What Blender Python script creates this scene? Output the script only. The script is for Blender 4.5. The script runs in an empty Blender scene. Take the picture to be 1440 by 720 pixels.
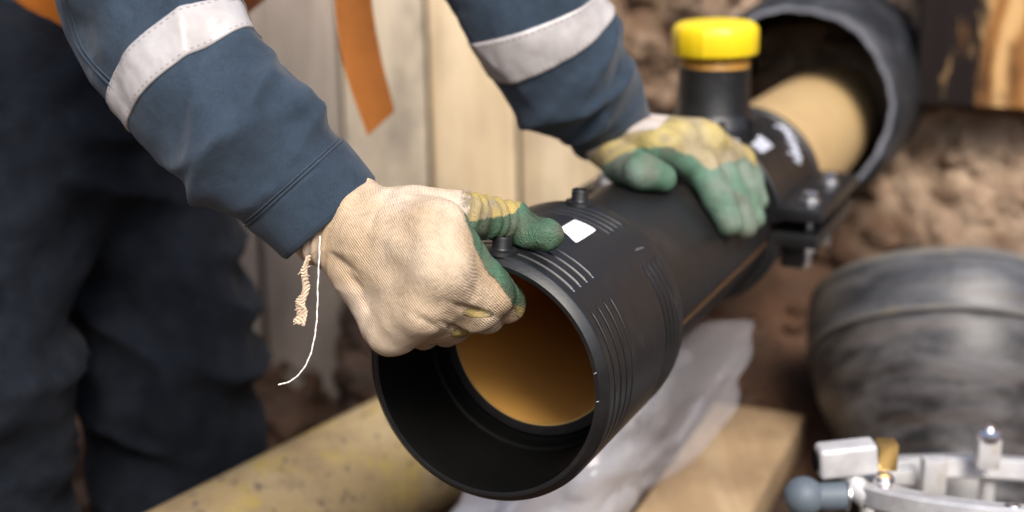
import bpy, bmesh, math, random
import numpy as np
from mathutils import Vector, Matrix, Quaternion
random.seed(7); RNG = np.random.default_rng(7)
S = bpy.context.scene; COL = S.collection
R_ = math.radians

# ------------------------------------------------------------------ camera, sky, sun, exposure
CAMZ = 1.15; PITCH = R_(15.5); FPX = 2000.0
cd = bpy.data.cameras.new('camera'); cam = bpy.data.objects.new('camera', cd); COL.objects.link(cam)
cam.location = (0, 0, CAMZ); cam.rotation_euler = (R_(90) - PITCH, 0, 0)
cd.sensor_width = 36.0; cd.lens = 36.0 * FPX / 1440.0
cd.clip_start = 0.01; cd.clip_end = 2000
cd.dof.use_dof = True; cd.dof.focus_distance = 1.045; cd.dof.aperture_fstop = 3.0
S.camera = cam
SUN_EL, SUN_AZ = 46.0, 166.0            # azimuth clockwise from +Y: behind the camera, a little to the right
w = bpy.data.worlds.new('World'); S.world = w; w.use_nodes = True
nt = w.node_tree; nt.nodes.clear()
sky = nt.nodes.new('ShaderNodeTexSky'); sky.sky_type = 'NISHITA'; sky.sun_disc = False
sky.sun_elevation = R_(SUN_EL); sky.sun_rotation = R_(SUN_AZ); sky.dust_density = 3.0; sky.air_density = 1.0; sky.ozone_density = 1.0
bg = nt.nodes.new('ShaderNodeBackground'); bg.inputs['Strength'].default_value = 0.14
wo = nt.nodes.new('ShaderNodeOutputWorld')
nt.links.new(sky.outputs[0], bg.inputs[0]); nt.links.new(bg.outputs[0], wo.inputs[0])
sd = bpy.data.lights.new('sun', 'SUN'); sd.energy = 2.1; sd.angle = R_(22); sd.color = (1.0, 0.95, 0.88)
sun = bpy.data.objects.new('sun', sd); COL.objects.link(sun)
sv = Vector((math.sin(R_(SUN_AZ)) * math.cos(R_(SUN_EL)), math.cos(R_(SUN_AZ)) * math.cos(R_(SUN_EL)), math.sin(R_(SUN_EL))))
sun.rotation_euler = sv.to_track_quat('Z', 'Y').to_euler(); sun.location = (1, -2, 5)
S.view_settings.view_transform = 'Standard'; S.view_settings.look = 'None'
S.view_settings.exposure = 0.82; S.view_settings.gamma = 1.0; S.view_settings.use_curve_mapping = False
S.cycles.use_denoising = True
S.cycles.max_bounces = 8; S.cycles.transparent_max_bounces = 16

# ------------------------------------------------------------------ geometry helpers
A = np.array
cp_, sp_ = math.cos(PITCH), math.sin(PITCH)
def cw(c):                                # camera frame (right, down, forward) -> world
    x, y, z = c
    return A([x, z * cp_ - y * sp_, CAMZ - y * cp_ - z * sp_])
def px(u, v, Z): return cw(((u - 720) / FPX * Z, (v - 360) / FPX * Z, Z))
def unit(v): v = A(v, float); return v / np.linalg.norm(v)
UP = A([0, 0, 1.0]); CAMP = A([0, 0, CAMZ])
# main pipeline: front face centre, horizontal axis, right-hand side
PC = cw((-.022, .0945, 1.075)); PA = cw((.405, -.2445, .881)) - cw((0, 0, 0)); PA[2] = 0; PA = unit(PA)
PR = unit(np.cross(PA, UP))
def pp(t, ang, r): a = R_(ang); return PC + PA * t + r * (math.cos(a) * PR + math.sin(a) * UP)
def hit(u, v, R):                         # where the sight line of a pixel meets a cylinder round the pipe axis
    d = unit(px(u, v, 1.0) - CAMP); o = CAMP - PC
    dp = d - PA * (d @ PA); op = o - PA * (o @ PA)
    a, b, c = dp @ dp, 2 * dp @ op, op @ op - R * R
    D = b * b - 4 * a * c
    s = (-b - math.sqrt(max(D, 0))) / (2 * a)
    return CAMP + d * s

def hash3(i, j, k, seed):
    n = (i * 374761393 + j * 668265263 + k * 2147483647 + seed * 974634777) & 0xffffffff
    n = ((n ^ (n >> 13)) * 1274126177) & 0xffffffff
    n = ((n ^ (n >> 16)) * 2246822519) & 0xffffffff
    return ((n ^ (n >> 15)) & 0xffff) / 32767.5 - 1.0
def vnoise(P, scale=1.0, seed=0):         # smooth value noise in [-1, 1]
    P = np.asarray(P, float) * scale; I = np.floor(P).astype(np.int64); F = P - I; F = F * F * F * (F * (F * 6 - 15) + 10)
    out = 0
    for dx in (0, 1):
        for dy in (0, 1):
            for dz in (0, 1):
                wgt = (F[..., 0] if dx else 1 - F[..., 0]) * (F[..., 1] if dy else 1 - F[..., 1]) * (F[..., 2] if dz else 1 - F[..., 2])
                out = out + wgt * hash3(I[..., 0] + dx, I[..., 1] + dy, I[..., 2] + dz, seed)
    return out
def fbm(P, scale, oct=4, seed=0, gain=.5):
    s, a = 0, 1
    for o in range(oct): s = s + a * vnoise(P, scale * 2 ** o, seed + o); a *= gain
    return s
def sstep(a, b, x): t = np.clip((x - a) / (b - a), 0, 1); return t * t * (3 - 2 * t)

def link(name, me, mat=None, parent=None, smooth=True, loc=None):
    o = bpy.data.objects.new(name, me); COL.objects.link(o)
    if mat is not None and not me.materials: me.materials.append(mat)
    if smooth: me.polygons.foreach_set('use_smooth', [True] * len(me.polygons))
    if parent is not None: o.parent = parent; o.matrix_parent_inverse = parent.matrix_world.inverted() if False else Matrix.Translation(-Vector(parent.location))
    return o
def mesh(name, V, F, mat=None, parent=None, smooth=True, uv=None, colattr=None):
    V = np.asarray(V, float); me = bpy.data.meshes.new(name)
    off = np.zeros(3)
    me.from_pydata((V - off).tolist(), [], [tuple(map(int, f)) for f in F]); me.update()
    if uv is not None:
        l = me.uv_layers.new(name='UVMap'); idx = np.zeros(len(me.loops), np.int32); me.loops.foreach_get('vertex_index', idx)
        l.data.foreach_set('uv', np.asarray(uv)[idx].ravel())
    if colattr is not None:
        for k, c in colattr.items():
            at = me.color_attributes.new(k, 'FLOAT_COLOR', 'POINT'); c4 = np.c_[c, np.ones(len(c))]
            at.data.foreach_set('color', c4.ravel())
    return link(name, me, mat, parent, smooth)
def autosmooth(o, deg=35):
    me = o.data; bm = bmesh.new(); bm.from_mesh(me)
    for e in bm.edges: e.smooth = not (len(e.link_faces) == 2 and e.calc_face_angle(0) > R_(deg))
    bm.to_mesh(me); bm.free(); return o
def fixn(o):
    bm = bmesh.new(); bm.from_mesh(o.data); bmesh.ops.recalc_face_normals(bm, faces=bm.faces); bm.to_mesh(o.data); bm.free(); return o
def empty(name, loc, label=None, cat=None, group=None):
    o = bpy.data.objects.new(name, None); COL.objects.link(o); o.location = loc; o.empty_display_size = .05
    tag(o, label, cat, group); return o
def tag(o, label=None, cat=None, group=None, kind=None):
    if label: o['label'] = label
    if cat: o['category'] = cat
    if group: o['group'] = group
    if kind: o['kind'] = kind
    return o
def lathe(name, prof, origin, axis, mat, parent=None, seg=64, ref=None, mod=None, close=False, sharp=35):
    """revolve (t, r) about an axis; mod(t, ang, r) -> r"""
    axis = unit(axis); ref = unit(np.cross(axis, UP if abs(axis[2]) < .9 else A([1., 0, 0]))) if ref is None else unit(ref)
    b2 = np.cross(ref, axis); V = []; F = []; n = len(prof); uv = []
    for i, (t, r) in enumerate(prof):
        for k in range(seg):
            a = 2 * math.pi * k / seg; rr = r if mod is None else mod(t, a, r)
            V.append(A(origin) + axis * t + rr * (math.cos(a) * ref + math.sin(a) * b2)); uv.append((k / seg, t))
    m = n if close else n - 1
    for i in range(m):
        for k in range(seg):
            j = (i + 1) % n; k2 = (k + 1) % seg
            F.append((i * seg + k, i * seg + k2, j * seg + k2, j * seg + k))
    if not close:
        for i in (0, n - 1):
            if prof[i][1] > 1e-6 and prof[i][1] < .5: pass
    o = mesh(name, V, F, mat, parent, True, uv)
    fixn(o)
    return autosmooth(o, sharp)
def tube(name, pts, rad, mat, parent=None, seg=8, caps=True, smooth=True):
    pts = [A(p, float) for p in pts]; n = len(pts); rad = [rad] * n if np.isscalar(rad) else rad
    V = []; F = []; N = None
    for i in range(n):
        T = unit(pts[min(i + 1, n - 1)] - pts[max(i - 1, 0)])
        if N is None: N = unit(np.cross(T, UP if abs(T[2]) < .9 else A([1., 0, 0])))
        N = unit(N - T * (N @ T)); B = np.cross(T, N)
        for k in range(seg): a = 2 * math.pi * k / seg; V.append(pts[i] + rad[i] * (math.cos(a) * N + math.sin(a) * B))
    for i in range(n - 1):
        for k in range(seg): F.append((i * seg + k, i * seg + (k + 1) % seg, (i + 1) * seg + (k + 1) % seg, (i + 1) * seg + k))
    if caps: F.append(tuple(range(seg))[::-1]); F.append(tuple((n - 1) * seg + k for k in range(seg)))
    o = mesh(name, V, F, mat, parent, smooth); return autosmooth(fixn(o), 50)
def box(name, c, ex, ey, ez, mat, parent=None, bev=.002, segs=2, jit=0):
    """box from centre and three half-extent vectors"""
    bm = bmesh.new(); vs = []
    for sx in (-1, 1):
        for sy in (-1, 1):
            for sz in (-1, 1): vs.append(bm.verts.new(Vector(A(c) + sx * A(ex) + sy * A(ey) + sz * A(ez))))
    for f in ((0, 1, 3, 2), (4, 6, 7, 5), (0, 4, 5, 1), (2, 3, 7, 6), (0, 2, 6, 4), (1, 5, 7, 3)): bm.faces.new([vs[i] for i in f])
    bmesh.ops.recalc_face_normals(bm, faces=bm.faces)
    if bev: bmesh.ops.bevel(bm, geom=list(bm.edges), offset=bev, segments=segs, affect='EDGES', profile=.6)
    me = bpy.data.meshes.new(name); bm.to_mesh(me); bm.free()
    o = link(name, me, mat, parent, True); return autosmooth(o, 40)
def spline(pts, n):
    """Catmull-Rom through points (any dimension)"""
    P = np.asarray(pts, float); P = np.vstack([2 * P[0] - P[1], P, 2 * P[-1] - P[-2]]); m = len(P) - 3; out = []
    for q in np.linspace(0, m - 1e-9, n):
        i = int(q); t = q - i; p0, p1, p2, p3 = P[i:i + 4]
        out.append(.5 * (2 * p1 + (p2 - p0) * t + (2 * p0 - 5 * p1 + 4 * p2 - p3) * t * t + (3 * p1 - p0 - 3 * p2 + p3) * t ** 3))
    return np.array(out)

# implicit surfaces ------------------------------------------------
def cone_d(P, a, b, r1, r2):
    a = A(a); ab = A(b) - a; h = np.clip(((P - a) @ ab) / max(ab @ ab, 1e-12), 0, 1)
    return np.linalg.norm(P - a - h[..., None] * ab, axis=-1) - (r1 + (r2 - r1) * h), h
def smin(a, b, k): h = np.maximum(k - np.abs(a - b), 0) / k; return np.minimum(a, b) - h * h * k * .25
def surface_nets(fn, lo, hi, h):
    ax = [np.arange(lo[i], hi[i] + h, h) for i in range(3)]
    G = np.stack(np.meshgrid(*ax, indexing='ij'), -1); shp = G.shape[:3]
    D = fn(G.reshape(-1, 3)).reshape(shp); neg = D < 0
    nx, ny, nz = shp; cs = (nx - 1, ny - 1, nz - 1)
    acc = np.zeros(cs + (3,)); cnt = np.zeros(cs)
    offs = [(i, j, k) for i in (0, 1) for j in (0, 1) for k in (0, 1)]
    sl = lambda o: tuple(slice(o[d], o[d] + cs[d]) for d in range(3))
    for o in offs:
        for d in range(3):
            if o[d]: continue
            q = list(o); q[d] = 1; a_, b_ = D[sl(o)], D[sl(q)]; m = (a_ < 0) != (b_ < 0)
            t = np.where(m, a_ / np.where(m, a_ - b_, 1), 0)
            pt = np.zeros(cs + (3,)); 
            for e in range(3): pt[..., e] = o[e]
            pt[..., d] = t; acc += pt * m[..., None]; cnt += m
    act = cnt > 0; idx = -np.ones(cs, np.int64); idx[act] = np.arange(act.sum())
    ijk = np.argwhere(act); V = A(lo) + (ijk + acc[act] / cnt[act][:, None]) * h
    F = []
    for d in range(3):
        e1, e2 = [(1, 2), (2, 0), (0, 1)][d]
        s0 = [slice(None)] * 3; s1 = [slice(None)] * 3; s0[d] = slice(0, -1); s1[d] = slice(1, None)
        m = neg[tuple(s0)] != neg[tuple(s1)]; E = np.argwhere(m)
        ok = (E[:, e1] > 0) & (E[:, e2] > 0) & (E[:, e1] < cs[e1]) & (E[:, e2] < cs[e2]); E = E[ok]
        sg = neg[tuple(s0)][tuple(E.T)]
        def cell(da, db): q = E.copy(); q[:, e1] -= da; q[:, e2] -= db; return idx[tuple(q.T)]
        Q = np.stack([cell(1, 1), cell(0, 1), cell(0, 0), cell(1, 0)], 1); Q[~sg] = Q[~sg][:, ::-1]; F.append(Q)
    return V, np.vstack(F)
def relax(V, F, it=3, lam=.5):
    E = np.vstack([F[:, [0, 1]], F[:, [1, 2]], F[:, [2, 3]], F[:, [3, 0]]])
    for _ in range(it):
        s = np.zeros_like(V); c = np.zeros(len(V))
        np.add.at(s, E[:, 0], V[E[:, 1]]); np.add.at(s, E[:, 1], V[E[:, 0]]); np.add.at(c, E[:, 0], 1); np.add.at(c, E[:, 1], 1)
        V = V + lam * (s / np.maximum(c, 1)[:, None] - V)
    return V
def vnormals(V, F):
    n = np.cross(V[F[:, 2]] - V[F[:, 0]], V[F[:, 3]] - V[F[:, 1]]); N = np.zeros_like(V)
    for k in range(4): np.add.at(N, F[:, k], n)
    return N / np.maximum(np.linalg.norm(N, axis=1), 1e-12)[:, None]

# ------------------------------------------------------------------ material helpers
class M:
    def __init__(s, name, rough=.6, spec=.5, metal=0.0):
        s.m = bpy.data.materials.new(name); s.m.use_nodes = True; s.n = s.m.node_tree.nodes; s.l = s.m.node_tree.links
        s.b = s.n['Principled BSDF']; s.b.inputs['Roughness'].default_value = rough; s.b.inputs['Metallic'].default_value = metal
        s.b.inputs['Specular IOR Level'].default_value = spec; s.co = s.n.new('ShaderNodeTexCoord'); s.bumpn = None
    def node(s, t, **k):
        n = s.n.new(t)
        for a, v in k.items(): setattr(n, a, v)
        return n
    def vec(s, scale=(1, 1, 1), src='Object', rot=(0, 0, 0)):
        mp = s.node('ShaderNodeMapping'); mp.inputs['Scale'].default_value = scale; mp.inputs['Rotation'].default_value = rot
        s.l.new(s.co.outputs[src], mp.inputs[0]); return mp.outputs[0]
    def noise(s, scale, detail=4, rough=.55, vec=None, dist=0):
        n = s.node('ShaderNodeTexNoise'); n.inputs['Scale'].default_value = scale; n.inputs['Detail'].default_value = detail
        n.inputs['Roughness'].default_value = rough; n.inputs['Distortion'].default_value = dist
        s.l.new(vec or s.co.outputs['Object'], n.inputs['Vector']); return n.outputs['Fac']
    def wave(s, scale, vec=None, dist=0, detail=2, dscale=1, direction='X', wtype='BANDS'):
        n = s.node('ShaderNodeTexWave', wave_type=wtype)
        if wtype == 'BANDS': n.bands_direction = direction
        n.inputs['Scale'].default_value = scale; n.inputs['Distortion'].default_value = dist; n.inputs['Detail'].default_value = detail; n.inputs['Detail Scale'].default_value = dscale
        s.l.new(vec or s.co.outputs['Object'], n.inputs['Vector']); return n.outputs['Fac']
    def voro(s, scale, vec=None, feature='F1'):
        n = s.node('ShaderNodeTexVoronoi', feature=feature); n.inputs['Scale'].default_value = scale
        s.l.new(vec or s.co.outputs['Object'], n.inputs['Vector']); return n.outputs['Distance']
    def ramp(s, fac, stops):
        n = s.node('ShaderNodeValToRGB'); cr = n.color_ramp
        while len(cr.elements) < len(stops): cr.elements.new(.5)
        for e, (p, c) in zip(cr.elements, stops): e.position = p; e.color = tuple(c) + (1,) if len(c) == 3 else c
        s.l.new(fac, n.inputs[0]); return n.outputs[0]
    def grey(s, fac, a, b): return s.ramp(fac, [(a, (0, 0, 0)), (b, (1, 1, 1))] if a < b else [(b, (1, 1, 1)), (a, (0, 0, 0))])
    def mix(s, fac, a, b, mode='MIX'):
        n = s.node('ShaderNodeMix', data_type='RGBA', blend_type=mode)
        for sock, v in ((n.inputs[0], fac), (n.inputs[6], a), (n.inputs[7], b)):
            if hasattr(v, 'is_output'): s.l.new(v, sock)
            elif np.isscalar(v): sock.default_value = v
            else: sock.default_value = tuple(v) + (1,)
        return n.outputs[2]
    def math(s, op, a, b=0.0):
        n = s.node('ShaderNodeMath', operation=op)
        for sock, v in ((n.inputs[0], a), (n.inputs[1], b)):
            if hasattr(v, 'is_output'): s.l.new(v, sock)
            else: sock.default_value = v
        return n.outputs[0]
    def attr(s, name): n = s.node('ShaderNodeAttribute', attribute_name=name); return n
    def color(s, c):
        if hasattr(c, 'is_output'): s.l.new(c, s.b.inputs['Base Color'])
        else: s.b.inputs['Base Color'].default_value = tuple(c) + (1,)
        return s
    def rough(s, v): s.l.new(v, s.b.inputs['Roughness']); return s
    def bump(s, h, strength=.3, dist=.001):
        n = s.node('ShaderNodeBump'); n.inputs['Strength'].default_value = strength; n.inputs['Distance'].default_value = dist
        s.l.new(h, n.inputs['Height'])
        if s.bumpn is not None: s.l.new(s.bumpn.outputs[0], n.inputs['Normal'])
        s.bumpn = n; s.l.new(n.outputs[0], s.b.inputs['Normal']); return s

def soil_mat(name, dark, mid, pale, sand=None):
    m = M(name, .95, .2)
    c = m.ramp(m.noise(5, 9, .65), [(.30, dark), (.5, mid), (.68, pale)])
    c2 = m.mix(m.grey(m.noise(38, 6, .7), .38, .66), c, m.mix(.6, c, dark))
    c3 = m.mix(m.grey(m.noise(2.1, 4, .6), .42, .62), c2, m.mix(.55, c2, (.20, .085, .04)))
    vc = m.node('ShaderNodeTexVoronoi'); vc.inputs['Scale'].default_value = 26; vc.inputs['Randomness'].default_value = 1
    wv = m.node('ShaderNodeVectorMath', operation='ADD'); m.l.new(m.co.outputs['Object'], wv.inputs[0]); nzc = m.node('ShaderNodeTexNoise'); nzc.inputs['Scale'].default_value = 20; ws = m.node('ShaderNodeVectorMath', operation='SCALE'); ws.inputs['Scale'].default_value = .05
    m.l.new(m.co.outputs['Object'], nzc.inputs['Vector']); m.l.new(nzc.outputs['Color'], ws.inputs[0]); m.l.new(ws.outputs[0], wv.inputs[1]); m.l.new(wv.outputs[0], vc.inputs['Vector'])
    sc3 = m.node('ShaderNodeSeparateColor'); m.l.new(vc.outputs['Color'], sc3.inputs[0])
    c3 = m.mix(m.math('MULTIPLY', m.grey(sc3.outputs[0], .55, .95), .55), c3, pale); c3 = m.mix(m.math('MULTIPLY', m.grey(sc3.outputs[1], .5, .95), .6), c3, dark)
    c4 = m.mix(m.grey(m.voro(60), .0, .25), m.mix(.35, c3, pale), c3)
    if sand is not None:                    # drier, sandier soil to the upper right
        sx = m.node('ShaderNodeSeparateXYZ'); m.l.new(m.co.outputs['Object'], sx.inputs[0])
        f = m.math('ADD', m.math('MULTIPLY', m.math('ADD', sx.outputs[0], sand[0]), 2.2), m.math('MULTIPLY', m.math('ADD', sx.outputs[2], sand[1]), 3.2))
        f = m.math('ADD', f, m.math('MULTIPLY', m.math('SUBTRACT', m.noise(4.5, 6, .6), .5), 2.6))
        c4 = m.mix(m.math('MULTIPLY', m.grey(f, .25, .8), .85), c4, m.mix(m.grey(m.noise(16, 8, .72), .36, .64), (.18, .11, .068), (.62, .47, .335)))
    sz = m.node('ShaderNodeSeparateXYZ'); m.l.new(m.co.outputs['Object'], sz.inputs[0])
    low_shade = m.grey(m.math('ADD', m.math('MULTIPLY', m.math('SUBTRACT', sz.outputs[2], .60), 5.0), m.math('MULTIPLY', m.noise(5, 5, .6), 1.2)), .95, .35)  # shade low in the trench, painted into the soil colour by height
    c4 = m.mix(m.math('MULTIPLY', low_shade, .8), c4, m.mix(m.grey(m.noise(7, 6, .65), .42, .66), (.030, .019, .013), (.10, .048, .026)))
    m.color(c4); m.bump(m.noise(45, 9, .7), .7, .012); m.bump(m.noise(260, 5, .7), .5, .003); return m.m
def plastic(name, col, rough=.42, dusty=.15, dustcol=(.22, .2, .18), spec=.5, scratch=True, turned=0):
    m = M(name, rough, spec)
    d = m.grey(m.noise(16, 8, .65), .50, .80)
    c = m.mix(m.math('MULTIPLY', d, dusty), col, dustcol)
    m.color(m.mix(m.math('MULTIPLY', m.grey(m.noise(420, 3, .6), .64, .78), dusty * .9), c, dustcol))
    r = m.node('ShaderNodeMapRange'); r.inputs[3].default_value = rough - .10; r.inputs[4].default_value = rough + .16
    m.l.new(m.noise(30, 7, .7), r.inputs[0]); m.rough(r.outputs[0])
    m.bump(m.noise(700, 3, .6), .12, .0004)
    if scratch: m.bump(m.noise(60, 6, .6, m.vec((1, 9, 5))), .10, .0008)
    if turned:
        tn = m.noise(1.0, 4, .6, m.vec((6, 900, 1), 'UV')); m.bump(tn, turned, .0006)
        sc_ = m.grey(m.noise(1.0, 3, .5, m.vec((14, 260, 1), 'UV')), .66, .74); m.color(m.mix(m.math('MULTIPLY', sc_, .22), m.b.inputs['Base Color'].links[0].from_socket, (.25, .25, .27)))
    return m.m
def wood_mat(name, a, b, c, stain=(.16, .12, .095), stain_amt=.5, axis=2, scale=1.0, seed=0.0):
    m = M(name, .72, .3)
    oi = m.node('ShaderNodeObjectInfo'); sc = [14 * scale] * 3; sc[axis] = .9 * scale
    mp = m.node('ShaderNodeMapping'); mp.inputs['Scale'].default_value = sc; m.l.new(m.co.outputs['Object'], mp.inputs[0])
    off = m.node('ShaderNodeVectorMath', operation='ADD'); sc_ = m.node('ShaderNodeVectorMath', operation='SCALE'); sc_.inputs[0].default_value = (7.3, 3.1, 5.7)
    rr = m.math('ADD', m.math('MULTIPLY', oi.outputs['Random'], 9.0), seed); m.l.new(rr, sc_.inputs['Scale'])
    m.l.new(mp.outputs[0], off.inputs[0]); m.l.new(sc_.outputs[0], off.inputs[1]); v = off.outputs[0]
    g = m.noise(1.0, 8, .6, v, .6); fine = m.noise(9, 6, .65, v)
    base = m.ramp(g, [(.28, a), (.5, b), (.72, c)])
    base = m.mix(m.math('MULTIPLY', m.grey(fine, .45, .7), .55), base, a)
    st = m.grey(m.noise(4.5, 8, .68, m.vec((1, 1, .55))), .48, .66)
    base = m.mix(m.math('MULTIPLY', st, stain_amt), base, stain)
    hs = m.node('ShaderNodeHueSaturation'); vv = m.node('ShaderNodeMapRange'); vv.inputs[3].default_value = .82; vv.inputs[4].default_value = 1.12
    m.l.new(oi.outputs['Random'], vv.inputs[0]); m.l.new(vv.outputs[0], hs.inputs['Value']); m.l.new(base, hs.inputs['Color'])
    m.color(hs.outputs[0]); m.bump(fine, .35, .002); m.bump(g, .3, .003); return m.m
def fabric(name, col, var=.25, grain=1.0, rough=.85, sheen=.12, spec=.25):
    m = M(name, rough, spec)
    m.b.inputs['Sheen Weight'].default_value = sheen; m.b.inputs['Sheen Roughness'].default_value = .5
    lo = tuple(x * (1 - var) for x in col); hi = tuple(min(1, x * (1 + var) + .006) for x in col)
    c = m.ramp(m.noise(22, 7, .65), [(.3, lo), (.7, hi)])
    g = m.noise(1500, 2, .5)
    c = m.mix(m.math('MULTIPLY', m.grey(g, .48, .72), .5 * grain), c, tuple(min(1, x * 1.9 + .02) for x in col))
    tw = m.wave(420, m.vec((1, 1, 1), 'Object', (R_(35), R_(50), R_(20))), 1.0, 1, 2.0)
    c = m.mix(m.math('MULTIPLY', tw, .14 * grain), c, tuple(min(1, x * 1.7 + .015) for x in col))
    m.color(c); m.bump(g, .35 * grain, .0006); m.bump(tw, .18 * grain, .0006); m.bump(m.noise(120, 5, .6), .3, .0018); m.bump(m.noise(34, 5, .55), .25, .006); return m.m

MAT = {}
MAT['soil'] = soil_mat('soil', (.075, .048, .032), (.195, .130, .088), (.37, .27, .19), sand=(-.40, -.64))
MAT['soil_floor'] = soil_mat('floor_soil', (.05, .032, .022), (.11, .072, .05), (.22, .15, .105))
MAT['rubble'] = soil_mat('rubble', (.035, .03, .027), (.085, .074, .066), (.19, .17, .155))
MAT['black'] = plastic('black_polyethylene', (.0065, .007, .008), .37, .09, (.20, .18, .16), .55, True, .2)
MAT['black_in'] = plastic('bore_polyethylene', (.0028, .0029, .0028), .6, .04, (.05, .045, .03), .08)
MAT['black_pipe'] = plastic('pipe_polyethylene', (.009, .0082, .0082), .42, .16, (.13, .10, .08))
MAT['casing'] = plastic('casing_polyethylene', (.013, .015, .019), .5, .35, (.20, .21, .24))
MAT['casing_edge'] = plastic('cut_polyethylene', (.16, .17, .20), .45, .6, (.45, .47, .52))
MAT['grey_black'] = plastic('scuffed_polyethylene', (.050, .052, .058), .5, .8, (.24, .215, .195))
MAT['yellow_in'] = plastic('orange_yellow_lining', (.72, .38, .09), .55, .25, (.45, .20, .04), scratch=False)
MAT['yellow_edge'] = plastic('cut_yellow_edge', (.66, .40, .12), .6, .2, (.5, .3, .1))
MAT['yellow_pipe'] = plastic('yellow_polyethylene', (.47, .325, .155), .55, .5, (.30, .19, .095))
MAT['cap'] = plastic('yellow_cap_plastic', (.84, .61, .012), .38, .08, (.6, .45, .05), scratch=False)
MAT['ochre'] = plastic('ochre_thread', (.42, .21, .03), .45, .3, (.2, .1, .03))
MAT['stripe'] = plastic('orange_stripe', (.15, .07, .022), .55, .9, (.025, .02, .017))
MAT['chalk'] = plastic('white_marker', (.58, .60, .68), .7, .4, (.2, .2, .22))
MAT['steel'] = M('zinc_steel', .3, .5, 1.0).color((.72, .73, .76)).m
MAT['jacket'] = fabric('navy_workwear_cloth', (.018, .032, .051), .42)
MAT['trouser'] = fabric('dark_trouser_cloth', (.0048, .0070, .0118), .4, .6, .9, .02, .06)
MAT['seam'] = fabric('seam_thread', (.022, .036, .055), .2)
MAT['vest'] = fabric('orange_vest_cloth', (.52, .15, .012), .18, .5)
MAT['strap'] = fabric('orange_webbing', (.28, .090, .010), .18, .5, .7)
MAT['boot'] = M('boot_leather', .5).color((.02, .016, .013)).m
MAT['skin'] = M('skin', .5).color((.52, .30, .21)).m
MAT['helmet'] = M('helmet_plastic', .35).color((.75, .74, .7)).m
MAT['plank'] = wood_mat('pale_board_wood', (.46, .34, .20), (.66, .53, .35), (.76, .64, .46), (.34, .265, .19), .7)
MAT['grey_plank'] = wood_mat('grey_board_wood', (.19, .15, .125), (.31, .26, .215), (.42, .36, .30), (.10, .075, .06), .5)  # darker, greyer wood for the left boards and the rails
MAT['stained_plank'] = wood_mat('stained_board_wood', (.40, .325, .23), (.56, .47, .345), (.66, .57, .44), (.16, .14, .125), .9)
MAT['loose_plank'] = wood_mat('loose_board_wood', (.30, .20, .11), (.44, .31, .18), (.55, .42, .27), (.20, .13, .075), .75, axis=1)

def alu():
    m = M('cast_aluminium', .5, .5, .25)
    c = m.ramp(m.noise(60, 6, .6), [(.3, (.46, .455, .46)), (.7, (.62, .615, .61))])
    m.color(m.mix(m.grey(m.noise(18, 6, .7), .58, .75), c, (.45, .38, .31))); m.bump(m.noise(400, 3), .15, .0006); return m.m
MAT['alu'] = alu()
MAT['brass'] = M('brass', .35, .5, .8).color((.45, .29, .10)).m
MAT['knob'] = M('grey_blue_rubber', .55).color((.10, .125, .15)).m
MAT['dark'] = M('dark_bore', .9, .05).color((.004, .004, .005)).m

# ================================================================== THE SETTING
def grid_faces(nu, nv): return [(i * nv + j, (i + 1) * nv + j, (i + 1) * nv + j + 1, i * nv + j + 1) for i in range(nu - 1) for j in range(nv - 1)]
# level ground round the excavation, out to the horizon
TOPZ = 1.75; X0, X1, Y0, Y1 = -2.6, 2.4, -2.6, 3.1; B = 600.0
gv = [(-B, -B), (B, -B), (B, B), (-B, B), (X0, Y0), (X1, Y0), (X1, Y1), (X0, Y1)]
tag(mesh('ground', [(x, y, TOPZ) for x, y in gv], [(0, 1, 5, 4), (1, 2, 6, 5), (2, 3, 7, 6), (3, 0, 4, 7)], MAT['soil_floor'], None, False), kind='structure')
# lying pipe line (needed for the shape of the floor)
LA, LB = px(283, 805, 1.45), px(565, 645, 1.726); LB[2] = LA[2]; LDIR = unit(LB - LA); LN = A([-LDIR[1], LDIR[0], 0])   # LN: to its left
def floor_z(X, Y):
    P = np.stack([X, Y, np.zeros_like(X)], -1); d = (P - LA) @ LN
    z = .362 + .012 * vnoise(P, 6, 3)
    z = z + .20 * sstep(1.72, 2.1, Y) * sstep(-.40, -.25, X)               # spoil heaped against the boards and the bank
    pit = sstep(.10, .17, d) * (1 - sstep(-.30, -.22, X)) * sstep(.2, .5, Y)
    z = z * (1 - pit) + .0 * pit
    z = z + (.35 - .362) * 0 + fbm(P, 9, 5, 11) * .014 * (1 - .7 * pit)
    near = 1 - sstep(.075, .13, np.abs(d)); z = z * (1 - near) + np.minimum(z, LA[2] - .081) * near
    return z
gx = np.concatenate([np.linspace(X0, -.9, 24), np.linspace(-.88, 1.1, 230), np.linspace(1.15, X1, 22)])
gy = np.concatenate([np.linspace(Y0, .85, 30), np.linspace(.87, 2.4, 180), np.linspace(2.45, Y1, 10)])
GX, GY = np.meshgrid(gx, gy, indexing='ij'); GZ = floor_z(GX, GY)
tag(mesh('trench_floor', np.stack([GX, GY, GZ], -1).reshape(-1, 3), grid_faces(len(gx), len(gy)), MAT['soil_floor']), kind='structure')
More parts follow.
